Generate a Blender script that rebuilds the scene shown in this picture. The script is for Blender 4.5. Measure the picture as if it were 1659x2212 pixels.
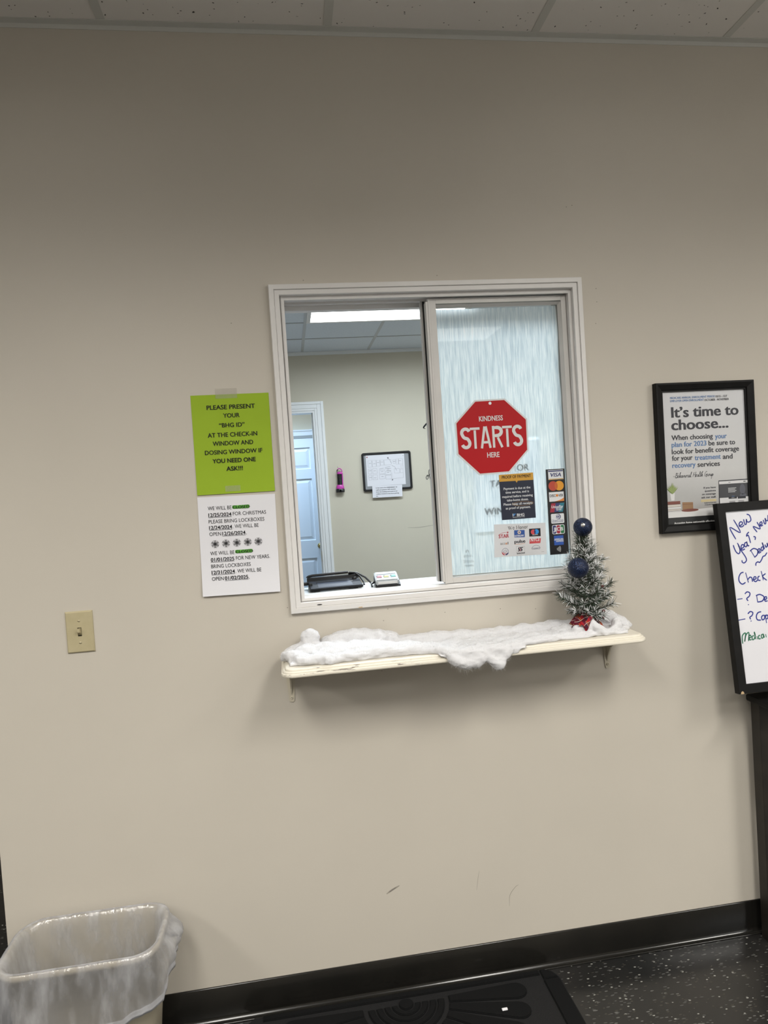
import bpy, bmesh, math, random
from math import sin, cos, pi, radians
from mathutils import Vector, Matrix, noise
import numpy as np

for o in list(bpy.data.objects):
    bpy.data.objects.remove(o, do_unlink=True)
SC = bpy.context.scene
COL = SC.collection
rnd = random.Random(7)

# ------------------------------------------------------------------ camera
CAM_LOC = (-0.16661637, -1.97217606, 1.48819642)
YAW, PITCH, ROLL, FPX = 0.138182116, 0.0319499587, -0.0660755054, 1473.42942

def camera():
    B = Matrix(((1, 0, 0), (0, 0, -1), (0, 1, 0)))
    Ry = Matrix(((cos(YAW), -sin(YAW), 0), (sin(YAW), cos(YAW), 0), (0, 0, 1)))
    Rx = Matrix(((1, 0, 0), (0, cos(PITCH), -sin(PITCH)), (0, sin(PITCH), cos(PITCH))))
    Rr = Matrix(((cos(ROLL), -sin(ROLL), 0), (sin(ROLL), cos(ROLL), 0), (0, 0, 1)))
    # world -> camera (x right, y down, z forward)
    M = Rr @ Rx @ B @ Ry
    flip = Matrix(((1, 0, 0), (0, -1, 0), (0, 0, -1)))
    R = (flip @ M).transposed()
    cd = bpy.data.cameras.new('camera')
    cd.sensor_fit = 'VERTICAL'
    cd.sensor_height = 24.0
    cd.lens = FPX / 2212.0 * 24.0
    cd.clip_start = 0.05
    co = bpy.data.objects.new('camera', cd)
    COL.objects.link(co)
    co.matrix_world = Matrix.Translation(CAM_LOC) @ R.to_4x4()
    SC.camera = co
camera()

# ------------------------------------------------------------------ light and exposure
SC.view_settings.view_transform = 'Standard'
SC.view_settings.look = 'None'
SC.view_settings.gamma = 1.0
SC.view_settings.use_curve_mapping = False
SC.view_settings.exposure = 0.0
W = bpy.data.worlds.new('world')
SC.world = W
W.use_nodes = True
W.node_tree.nodes['Background'].inputs[0].default_value = (0.9, 0.95, 1.0, 1)
W.node_tree.nodes['Background'].inputs[1].default_value = 0.02
FRONT_W, FAR_W, OFFICE_W, HALL_W = 47.0, 26.0, 33.0, 24.0           # lamp power per troffer
FRONT_SPREAD = radians(152)
SIDE_FILL = 1.6                                          # glow of the added side window, fill for the upper wall
WARM, COOL = (1.0, 0.965, 0.90), (0.80, 0.91, 1.0)
FRONT_LAMPS = [(0.95, -2.12), (-0.88, -2.12), (2.78, -2.12), (-2.71, -2.12), (1.35, -4.00), (-0.88, -4.00)]
FILL_LAMPS = [(0.95, -0.95), (-0.88, -0.95)]; FILL_W = 1.7       # two added unseen lamps that brighten the upper hatch wall
OFFICE_LAMPS = [(0.66, 2.995), (2.5, 2.995), (0.66, 0.86)]  # third is unseen, moved near the pane and narrowed to brighten its film
CEIL = 2.80

# ------------------------------------------------------------------ materials
MATS = {}
def srgb(c):
    return tuple(((v / 255.0) / 12.92 if v / 255.0 <= 0.04045 else ((v / 255.0 + 0.055) / 1.055) ** 2.4) for v in c)
def mat(name, col, rough=0.6, metal=0.0, spec=0.5, alpha=None, rgb=False, emit=None):
    if name in MATS: return MATS[name]
    m = bpy.data.materials.new(name); m.use_nodes = True
    b = m.node_tree.nodes['Principled BSDF']
    c = srgb(col) if rgb else col
    b.inputs['Base Color'].default_value = (*c, 1)
    b.inputs['Roughness'].default_value = rough
    b.inputs['Metallic'].default_value = metal
    b.inputs['Specular IOR Level'].default_value = spec
    if alpha is not None: b.inputs['Alpha'].default_value = alpha
    if emit:
        b.inputs['Emission Color'].default_value = (*emit[0], 1)
        b.inputs['Emission Strength'].default_value = emit[1]
    MATS[name] = m
    return m
def nodes(m):
    return m.node_tree.nodes, m.node_tree.links, m.node_tree.nodes['Principled BSDF']
def N(nt, t, **kw):
    n = nt.new(t)
    for k, v in kw.items():
        if k in n.inputs: n.inputs[k].default_value = v
        else: setattr(n, k, v)
    return n
def ramp(nt, stops):
    r = nt.new('ShaderNodeValToRGB')
    e = r.color_ramp.elements
    while len(e) < len(stops): e.new(0.5)
    for i, (p, c) in enumerate(stops):
        e[i].position = p; e[i].color = (*c, 1) if len(c) == 3 else c
    return r
def coord(nt, ln, scale=(1, 1, 1), rot=(0, 0, 0), world=True):
    mp = nt.new('ShaderNodeMapping')
    if world:
        g = nt.new('ShaderNodeNewGeometry'); ln.new(g.outputs['Position'], mp.inputs[0])
    else:
        g = nt.new('ShaderNodeTexCoord'); ln.new(g.outputs['Object'], mp.inputs[0])
    mp.inputs['Scale'].default_value = scale; mp.inputs['Rotation'].default_value = rot
    return mp
def bump(nt, ln, b, src, strength, dist=0.002):
    bp = nt.new('ShaderNodeBump'); bp.inputs['Strength'].default_value = strength; bp.inputs['Distance'].default_value = dist
    ln.new(src, bp.inputs['Height']); ln.new(bp.outputs[0], b.inputs['Normal'])
def noisy(name, c1, c2, scale, rough=0.6, bstr=0.0, bscale=None, spec=0.5, detail=4, world=True, bdist=0.002):
    if name in MATS: return MATS[name]
    m = mat(name, c1, rough, spec=spec); nt, ln, b = nodes(m)
    mp = coord(nt, ln, world=world)
    n = N(nt, 'ShaderNodeTexNoise', Scale=scale, Detail=detail); ln.new(mp.outputs[0], n.inputs['Vector'])
    r = ramp(nt, [(0.3, c1), (0.7, c2)]); ln.new(n.outputs['Fac'], r.inputs[0]); ln.new(r.outputs[0], b.inputs['Base Color'])
    if bstr:
        n2 = N(nt, 'ShaderNodeTexNoise', Scale=bscale or scale * 10, Detail=3); ln.new(mp.outputs[0], n2.inputs['Vector'])
        bump(nt, ln, b, n2.outputs['Fac'], bstr, bdist)
    return m
M_wall = noisy('wall_paint', (0.50, 0.465, 0.405), (0.53, 0.493, 0.430), 1.7, 0.55, 0.05, 260, spec=0.3)
M_wall_office = noisy('office_paint', (0.55, 0.515, 0.42), (0.58, 0.545, 0.445), 1.7, 0.6, 0.08, 260, spec=0.3)
M_trimw = noisy('white_vinyl', (0.66, 0.645, 0.63), (0.69, 0.675, 0.66), 9, 0.45)
M_alu = noisy('aluminium_paint', (0.56, 0.55, 0.53), (0.60, 0.585, 0.565), 14, 0.4)
M_white = mat('white_gloss_paint', (0.74, 0.76, 0.76), 0.35)
M_counter = noisy('counter_laminate', (0.80, 0.83, 0.83), (0.84, 0.86, 0.86), 20, 0.3)
M_black = mat('black_plastic', (0.008, 0.008, 0.009), 0.35)
M_blackwood = noisy('black_wood', (0.0035, 0.0035, 0.0035), (0.0065, 0.006, 0.006), 30, 0.55, spec=0.22)
M_brown = noisy('dark_brown_wood', (0.010, 0.008, 0.006), (0.018, 0.014, 0.010), 25, 0.5)
M_gasket = mat('black_gasket', (0.006, 0.006, 0.007), 0.8)
M_base = noisy('black_vinyl_base', (0.0065, 0.0062, 0.0055), (0.012, 0.0112, 0.0095), 6, 0.16)
M_paper = mat('white_paper', (0.70, 0.70, 0.735), 0.75, spec=0.2)
M_ink = mat('black_ink', (0.012, 0.012, 0.014), 0.7, spec=0.2)
M_screw = mat('painted_screw', (0.55, 0.50, 0.40), 0.35)
M_chrome = mat('steel', (0.6, 0.6, 0.6), 0.25, 1.0)
M_brass = mat('brass', (0.42, 0.32, 0.12), 0.3, 1.0)

def tile_mat():
    m = mat('acoustic_tile', (0.6, 0.58, 0.55), 0.9, spec=0.1); nt, ln, b = nodes(m)
    mp = coord(nt, ln)
    w = N(nt, 'ShaderNodeTexNoise', Scale=28.0, Detail=2); ln.new(mp.outputs[0], w.inputs['Vector'])
    ad = nt.new('ShaderNodeMix'); ad.data_type = 'VECTOR'; ad.inputs[0].default_value = 0.035
    ln.new(mp.outputs[0], ad.inputs[4]); ln.new(w.outputs['Color'], ad.inputs[5])
    v = N(nt, 'ShaderNodeTexVoronoi', Scale=62.0); ln.new(ad.outputs[1], v.inputs['Vector'])
    r = ramp(nt, [(0.10, (0, 0, 0)), (0.17, (1, 1, 1))]); ln.new(v.outputs['Distance'], r.inputs[0])
    sp = nt.new('ShaderNodeSeparateColor'); ln.new(v.outputs['Color'], sp.inputs[0])
    th = nt.new('ShaderNodeMath'); th.operation = 'GREATER_THAN'; th.inputs[1].default_value = 0.62; ln.new(sp.outputs[0], th.inputs[0])
    inv = nt.new('ShaderNodeMath'); inv.operation = 'SUBTRACT'; inv.inputs[0].default_value = 1.0; ln.new(th.outputs[0], inv.inputs[1])
    mx = nt.new('ShaderNodeMath'); mx.operation = 'MAXIMUM'; ln.new(r.outputs[0], mx.inputs[0]); ln.new(inv.outputs[0], mx.inputs[1])
    c = ramp(nt, [(0.0, (0.07, 0.065, 0.06)), (1.0, (0.74, 0.715, 0.685))]); ln.new(mx.outputs[0], c.inputs[0]); ln.new(c.outputs[0], b.inputs['Base Color'])
    bump(nt, ln, b, mx.outputs[0], 0.4, 0.002)
    return m
M_tile = tile_mat()
M_tee = mat('ceiling_tee', (0.56, 0.56, 0.53), 0.5)

def floor_mat():
    m = mat('speckled_floor', (0.01, 0.01, 0.01), 0.22); nt, ln, b = nodes(m)
    mp = coord(nt, ln)
    last = None
    base = N(nt, 'ShaderNodeTexNoise', Scale=3.0, Detail=3); ln.new(mp.outputs[0], base.inputs['Vector'])
    cb = ramp(nt, [(0.35, (0.010, 0.0105, 0.0105)), (0.7, (0.019, 0.018, 0.017))]); ln.new(base.outputs['Fac'], cb.inputs[0])
    last = cb.outputs[0]
    for i, (rot, sc, thr, col) in enumerate([(0.5, (55, 190, 1), 0.86, (0.060, 0.060, 0.058)), (1.9, (60, 170, 1), 0.89, (0.095, 0.095, 0.09)), (2.8, (90, 150, 1), 0.945, (0.24, 0.24, 0.22)), (1.2, (70, 210, 1), 0.88, (0.04, 0.037, 0.03))]):
        mq = coord(nt, ln, sc, (0, 0, rot))
        v = N(nt, 'ShaderNodeTexVoronoi', Scale=1.0); ln.new(mq.outputs[0], v.inputs['Vector'])
        sp = nt.new('ShaderNodeSeparateColor'); ln.new(v.outputs['Color'], sp.inputs[0])
        t = nt.new('ShaderNodeMath'); t.operation = 'GREATER_THAN'; t.inputs[1].default_value = thr; ln.new(sp.outputs[0], t.inputs[0])
        d = nt.new('ShaderNodeMath'); d.operation = 'LESS_THAN'; d.inputs[1].default_value = 0.33; ln.new(v.outputs['Distance'], d.inputs[0])
        mu = nt.new('ShaderNodeMath'); mu.operation = 'MULTIPLY'; ln.new(t.outputs[0], mu.inputs[0]); ln.new(d.outputs[0], mu.inputs[1])
        mx = nt.new('ShaderNodeMix'); mx.data_type = 'RGBA'; ln.new(mu.outputs[0], mx.inputs[0]); ln.new(last, mx.inputs[6]); mx.inputs[7].default_value = (*col, 1)
        last = mx.outputs[2]
    ln.new(last, b.inputs['Base Color'])
    n2 = N(nt, 'ShaderNodeTexNoise', Scale=40.0, Detail=3); ln.new(mp.outputs[0], n2.inputs['Vector'])
    bump(nt, ln, b, n2.outputs['Fac'], 0.12, 0.002)
    return m
M_floor = floor_mat()

# ------------------------------------------------------------------ mesh helpers
class MB:
    """collects geometry for ONE mesh object"""
    def __init__(s): s.v = []; s.f = []; s.m = []; s.sm = []
    def add(s, vs, fs, mi=0, smooth=False):
        o = len(s.v); s.v += [tuple(p) for p in vs]
        for f in fs: s.f.append(tuple(i + o for i in f)); s.m.append(mi); s.sm.append(smooth)
        return s
    def bm(s, b, mi=0, smooth=False):
        b.verts.index_update()
        s.add([tuple(v.co) for v in b.verts], [[v.index for v in f.verts] for f in b.faces], mi, smooth); b.free(); return s
    def box(s, x0, x1, y0, y1, z0, z1, mi=0, bev=0.0, seg=2):
        b = bmesh.new(); bmesh.ops.create_cube(b, size=1.0)
        for v in b.verts:
            v.co = Vector(((x0 + x1) / 2 + v.co.x * (x1 - x0), (y0 + y1) / 2 + v.co.y * (y1 - y0), (z0 + z1) / 2 + v.co.z * (z1 - z0)))
        if bev: bmesh.ops.bevel(b, geom=list(b.edges), offset=bev, segments=seg, affect='EDGES', profile=0.5)
        return s.bm(b, mi)
    def prism(s, pts, y0, y1, mi=0):
        """polygon in x,z extruded from y0 (front) to y1"""
        n = len(pts); A = sum(pts[i][0] * pts[(i + 1) % n][1] - pts[(i + 1) % n][0] * pts[i][1] for i in range(n))
        if A < 0: pts = pts[::-1]
        vs = [(p[0], y0, p[1]) for p in pts] + [(p[0], y1, p[1]) for p in pts]
        fs = [tuple(range(n)), tuple(range(2 * n - 1, n - 1, -1))]
        for i in range(n): j = (i + 1) % n; fs.append((j, i, i + n, j + n))
        return s.add(vs, fs, mi)
    def flat(s, pts, y, mi=0):
        n = len(pts); A = sum(pts[i][0] * pts[(i + 1) % n][1] - pts[(i + 1) % n][0] * pts[i][1] for i in range(n))
        if A < 0: pts = pts[::-1]
        return s.add([(p[0], y, p[1]) for p in pts], [tuple(range(n))], mi)
    def disc(s, cx, cz, r, y, mi=0, n=28, rz=None, a0=0, a1=2 * pi):
        return s.flat([(cx + r * cos(a0 + (a1 - a0) * i / n), cz + (rz or r) * sin(a0 + (a1 - a0) * i / n)) for i in range(n + (0 if abs(a1 - a0 - 2 * pi) < 1e-6 else 1))], y, mi)
    def stroke(s, pts, w, y, mi=0, curve=True, taper=False, th=0.0):
        """brush stroke lying in the plane y, width w"""
        if curve and len(pts) > 2:
            P = [Vector(p) for p in pts]; q = []
            for i in range(len(P) - 1):
                p0 = P[max(i - 1, 0)]; p1 = P[i]; p2 = P[i + 1]; p3 = P[min(i + 2, len(P) - 1)]
                for k in range(5):
                    t = k / 5
                    q.append(0.5 * ((2 * p1) + (p2 - p0) * t + (2 * p0 - 5 * p1 + 4 * p2 - p3) * t * t + (3 * p1 - p0 - 3 * p2 + p3) * t ** 3))
            q.append(P[-1]); pts = q
        else: pts = [Vector(p) for p in pts]
        n = len(pts); vs = []
        for i in range(n):
            d = (pts[min(i + 1, n - 1)] - pts[max(i - 1, 0)]); d = d.normalized() if d.length > 1e-9 else Vector((1, 0)); nn = Vector((-d.y, d.x))
            ww = w / 2
            if taper: ww *= (0.25 + 0.75 * sin(pi * (i + 0.5) / n))
            elif i in (0, n - 1): ww *= 0.7
            vs += [(pts[i].x + nn.x * ww, y, pts[i].y + nn.y * ww), (pts[i].x - nn.x * ww, y, pts[i].y - nn.y * ww)]
        return s.add(vs, [(2 * i, 2 * i + 1, 2 * i + 3, 2 * i + 2) for i in range(n - 1)], mi)
    def tube(s, pts, r, n=8, mi=0, r2=None, caps=True):
        P = [Vector(p) for p in pts]; m = len(P); vs = []; up = Vector((0, 0, 1))
        for i in range(m):
            d = (P[min(i + 1, m - 1)] - P[max(i - 1, 0)]).normalized()
            a = d.cross(up)
            if a.length < 1e-3: a = d.cross(Vector((0, 1, 0)))
            a.normalize(); b = d.cross(a)
            rr = r if r2 is None else r + (r2 - r) * i / (m - 1)
            for k in range(n): t = 2 * pi * k / n; vs.append(P[i] + a * rr * cos(t) + b * rr * sin(t))
        fs = [(i * n + k, i * n + (k + 1) % n, (i + 1) * n + (k + 1) % n, (i + 1) * n + k) for i in range(m - 1) for k in range(n)]
        s.add(vs, fs, mi, True)
        if caps: s.add([vs[k] for k in range(n)], [tuple(range(n))], mi); s.add([vs[(m - 1) * n + k] for k in range(n)], [tuple(range(n - 1, -1, -1))], mi)
        return s
    def lathe(s, prof, c=(0, 0, 0), n=24, mi=0, axis='z'):
        vs = []; m = len(prof)
        for r, h in prof:
            for k in range(n):
                t = 2 * pi * k / n
                p = {'z': (r * cos(t), r * sin(t), h), 'y': (r * cos(t), h, r * sin(t)), 'x': (h, r * cos(t), r * sin(t))}[axis]
                vs.append((p[0] + c[0], p[1] + c[1], p[2] + c[2]))
        fs = [(i * n + k, i * n + (k + 1) % n, (i + 1) * n + (k + 1) % n, (i + 1) * n + k) for i in range(m - 1) for k in range(n)]
        return s.add(vs, fs, mi, True)
    def sphere(s, c, r, mi=0, seg=24, ring=16, sc=(1, 1, 1)):
        b = bmesh.new(); bmesh.ops.create_uvsphere(b, u_segments=seg, v_segments=ring, radius=r)
        for v in b.verts: v.co = Vector((v.co.x * sc[0] + c[0], v.co.y * sc[1] + c[1], v.co.z * sc[2] + c[2]))
        return s.bm(b, mi, True)
    def xf(s, M):
        s.v = [tuple(M @ Vector(p)) for p in s.v]; return s
    def build(s, name, mats, parent=None, fix=True):
        me = bpy.data.meshes.new(name); me.from_pydata(s.v, [], s.f)
        if not isinstance(mats, (list, tuple)): mats = [mats]
        for m in mats: me.materials.append(m)
        me.polygons.foreach_set('material_index', s.m); me.polygons.foreach_set('use_smooth', s.sm)
        me.update()
        o = bpy.data.objects.new(name, me); COL.objects.link(o)
        if parent: o.parent = parent
        return o

def tag(o, label=None, cat=None, group=None, kind=None):
    if label: o['label'] = label
    if cat: o['category'] = cat
    if group: o['group'] = group
    if kind: o['kind'] = kind
    return o
def thing(name, label, cat, loc=(0, 0, 0), rot=(0, 0, 0), group=None, kind=None):
    o = bpy.data.objects.new(name, None); COL.objects.link(o)
    o.empty_display_size = 0.05
    o.location = loc; o.rotation_euler = rot
    return tag(o, label, cat, group, kind)

# text as flat lettering geometry in the x,z plane
_tc = {}
def text_geo(body, bold=0.0, shear=0.0, space=1.0):
    k = (body, bold, shear, space)
    if k in _tc: return _tc[k]
    cu = bpy.data.curves.new('t', 'FONT'); cu.body = body; cu.size = 1.0; cu.offset = bold; cu.shear = shear
    cu.space_character = space; cu.resolution_u = 3; cu.fill_mode = 'FRONT'
    ob = bpy.data.objects.new('t', cu); COL.objects.link(ob)
    dg = bpy.context.evaluated_depsgraph_get(); dg.update()
    me = ob.evaluated_get(dg).to_mesh()
    vs = [tuple(v.co) for v in me.vertices]; fs = [tuple(p.vertices) for p in me.polygons]
    ob.evaluated_get(dg).to_mesh_clear()
    bpy.data.objects.remove(ob); bpy.data.curves.remove(cu)
    _tc[k] = (vs, fs); return vs, fs
CAPH = None
def put_text(mb, body, xl, xr, base, cap, y, mi=0, bold=0.0, shear=0.0, space=1.0):
    global CAPH
    if CAPH is None:
        v, _ = text_geo('H'); CAPH = max(p[1] for p in v)
    thin = 0.0 if 'M' in body else min(bold, 0.010); extra = bold - thin          # heavy weights are layered copies, so counters stay open
    vs, fs = text_geo(body, thin, shear, space)
    if not vs: return
    a = min(p[0] for p in vs); b = max(p[0] for p in vs)
    sx = (xr - xl) / (b - a + 2 * extra); sz = cap / (CAPH + thin)
    for k, d in enumerate((0, -1, 1) if extra > 0 else (0,)):
        mb.add([(xl + (p[0] - a + extra + d * extra) * sx, y - 0.00003 * k, base + p[1] * sz) for p in vs], fs, mi)

# traced lettering and handwriting: (text, style, left, right, baseline, cap height) in metres on each sheet
GREEN = [
  ('PLEASE PRESENT','b',0.0418,0.1756,0.2378,0.0121),
  ('YOUR','b',0.0857,0.1316,0.2140,0.0118),
  ('“BHG ID”','b',0.0728,0.1437,0.1870,0.0118),
  ('AT THE CHECK-IN','b',0.0398,0.1769,0.1601,0.0121),
  ('WINDOW AND','b',0.0520,0.1641,0.1362,0.0121),
  ('DOSING WINDOW IF','b',0.0286,0.1883,0.1119,0.0118),
  ('YOU NEED ONE','b',0.0481,0.1679,0.0875,0.0118),
  ('ASK!!!','b',0.0848,0.1305,0.0644,0.0119),
]
WHITE = [
  ('WE WILL BE','r',0.0273,0.0925,0.2420,0.0102),
  ('CLOSED','c',0.0959,0.1428,0.2423,0.0091),
  ('12/25/2024','u',0.0276,0.0914,0.2229,0.0102),
  ('FOR CHRISTMAS','r',0.0954,0.1880,0.2237,0.0102),
  ('PLEASE BRING LOCKBOXES','r',0.0274,0.1821,0.2044,0.0102),
  ('12/24/2024','u',0.0277,0.0913,0.1872,0.0102),
  ('. WE WILL BE','r',0.0928,0.1651,0.1878,0.0102),
  ('OPEN','r',0.0275,0.0597,0.1692,0.0102),
  ('12/26/2024','u',0.0630,0.1275,0.1688,0.0102),
  ('.','r',0.1289,0.1308,0.1682,0.0103),
  ('WE WILL BE','r',0.0269,0.0933,0.1148,0.0102),
  ('CLOSED','c',0.0970,0.1447,0.1158,0.0091),
  ('01/01/2025','u',0.0272,0.0923,0.0968,0.0102),
  ('FOR NEW YEARS.','r',0.0966,0.1917,0.0973,0.0103),
  ('BRING LOCKBOXES','r',0.0273,0.1369,0.0782,0.0102),
  ('12/31/2024','u',0.0277,0.0919,0.0608,0.0102),
  ('. WE WILL BE','r',0.0934,0.1656,0.0608,0.0103),
  ('OPEN','r',0.0275,0.0599,0.0429,0.0102),
  ('01/02/2025','u',0.0630,0.1282,0.0427,0.0103),
  ('.','r',0.1296,0.1316,0.0420,0.0103),
]
POSTER = [
  ('MEDICARE ANNUAL ENROLLMENT PERIOD','B',0.0535,0.2038,0.4129,0.0063),
  ('10/15 - 12/7','k',0.2060,0.2449,0.4121,0.0064),
  ('EMPLOYER OPEN ENROLLMENT','B',0.0535,0.1659,0.4036,0.0063),
  ('OCTOBER - NOVEMBER','k',0.1678,0.2503,0.4024,0.0064),
  ('It’s time to','K',0.0548,0.2815,0.3562,0.0316),
  ('choose...','K',0.0532,0.2451,0.3175,0.0317),
  ('When choosing','k',0.0522,0.1907,0.2861,0.0151),
  ('your','B',0.1974,0.2377,0.2845,0.0153),
  ('plan for 2023','B',0.0515,0.1681,0.2650,0.0151),
  ('be sure to','k',0.1751,0.2652,0.2641,0.0152),
  ('look for benefit coverage','k',0.0511,0.2776,0.2431,0.0151),
  ('for your','k',0.0507,0.1194,0.2231,0.0151),
  ('treatment','B',0.1261,0.2143,0.2213,0.0152),
  ('and','k',0.2210,0.2545,0.2199,0.0153),
  ('recovery','B',0.0505,0.1286,0.2010,0.0152),
  ('services','k',0.1347,0.2104,0.1997,0.0152),
  ('If you have','k',0.1517,0.1930,0.1310,0.0054),
  ('questions','k',0.1549,0.1924,0.1210,0.0054),
  ('on coverage','k',0.1453,0.1919,0.1112,0.0054),
  ('ask our staff.','k',0.1432,0.1927,0.1012,0.0054),
  ('Notify the front desk','k',0.1519,0.1926,0.0851,0.0030),
  ('of any plan changes','k',0.1526,0.1896,0.0794,0.0030),
  ('Accepting Aetna nationwide effective','w',0.0481,0.1835,0.0266,0.0059),
]
SIGN = [
  ('KINDNESS','w',0.4188,0.4934,1.6759,0.0151),
  ('STARTS','W',0.3578,0.5532,1.5947,0.0653),
  ('HERE','w',0.4375,0.4761,1.5658,0.0152),
]
PAY = [
  ('PROOF OF PAYMENT','k',0.4798,0.5716,1.4985,0.0092),
  ('Payment is due at the','w',0.4834,0.5681,1.4645,0.0070),
  ('time service, and is','w',0.4884,0.5630,1.4530,0.0070),
  ('required before receiving','w',0.4773,0.5742,1.4404,0.0070),
  ('take-home doses.','w',0.4912,0.5601,1.4290,0.0070),
  ('Please keep all receipts','w',0.4804,0.5723,1.4169,0.0070),
  ('as proof of payment.','w',0.4863,0.5651,1.4049,0.0070),
  ('BHG','W',0.5204,0.5441,1.3820,0.0079),
  ('Behavioral Health Group','w',0.5071,0.5446,1.3784,0.0026),
]
HONOR = [
  ('We Honor','s',0.4895,0.5589,1.3425,0.0099),
  ('STAR','t',0.4587,0.4914,1.3193,0.0106),
  ('INTERLINK','w',0.5091,0.5390,1.3194,0.0053),
  ('maestro','w',0.5657,0.5831,1.3201,0.0031),
  ('acc','g',0.4627,0.4784,1.2987,0.0079),
  ('e','g2',0.4789,0.4844,1.2984,0.0079),
  ('l','g',0.4858,0.4881,1.2982,0.0079),
  ('pulse','K',0.5074,0.5421,1.3002,0.0097),
  ('NYCE','i',0.5588,0.5894,1.3015,0.0098),
  ('SHAZAM','k',0.5127,0.5381,1.2659,0.0044),
  ('CULIANCE','n',0.5612,0.5874,1.2764,0.0053),
]
STRIP = [
  ('VISA','v',0.6345,0.6688,1.4950,0.0115),
  ('DISC','k',0.6284,0.6478,1.4330,0.0080),
  ('VER','k',0.6562,0.6716,1.4328,0.0080),
  ('UnionPay','w',0.6317,0.6696,1.3988,0.0080),
  ('银联','w',0.6457,0.6644,1.3908,0.0076),
  ('Diners Club','d',0.6320,0.6675,1.3578,0.0058),
  ('INTERNATIONAL','d',0.6318,0.6673,1.3547,0.0022),
  ('J','w',0.6325,0.6418,1.3282,0.0107),
  ('C','w',0.6447,0.6547,1.3284,0.0107),
  ('B','w',0.6564,0.6653,1.3283,0.0107),
  ('AMERICAN','a',0.6350,0.6636,1.3002,0.0045),
  ('EXPRESS','a',0.6410,0.6646,1.2938,0.0045),
]
BACKTXT = [
  ('OR','x',0.5319,0.5711,1.5199,0.0198),
  ('TA','x',0.4425,0.4823,1.4768,0.0186),
  ('WIN','x',0.4205,0.4815,1.3920,0.0208),
]
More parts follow.
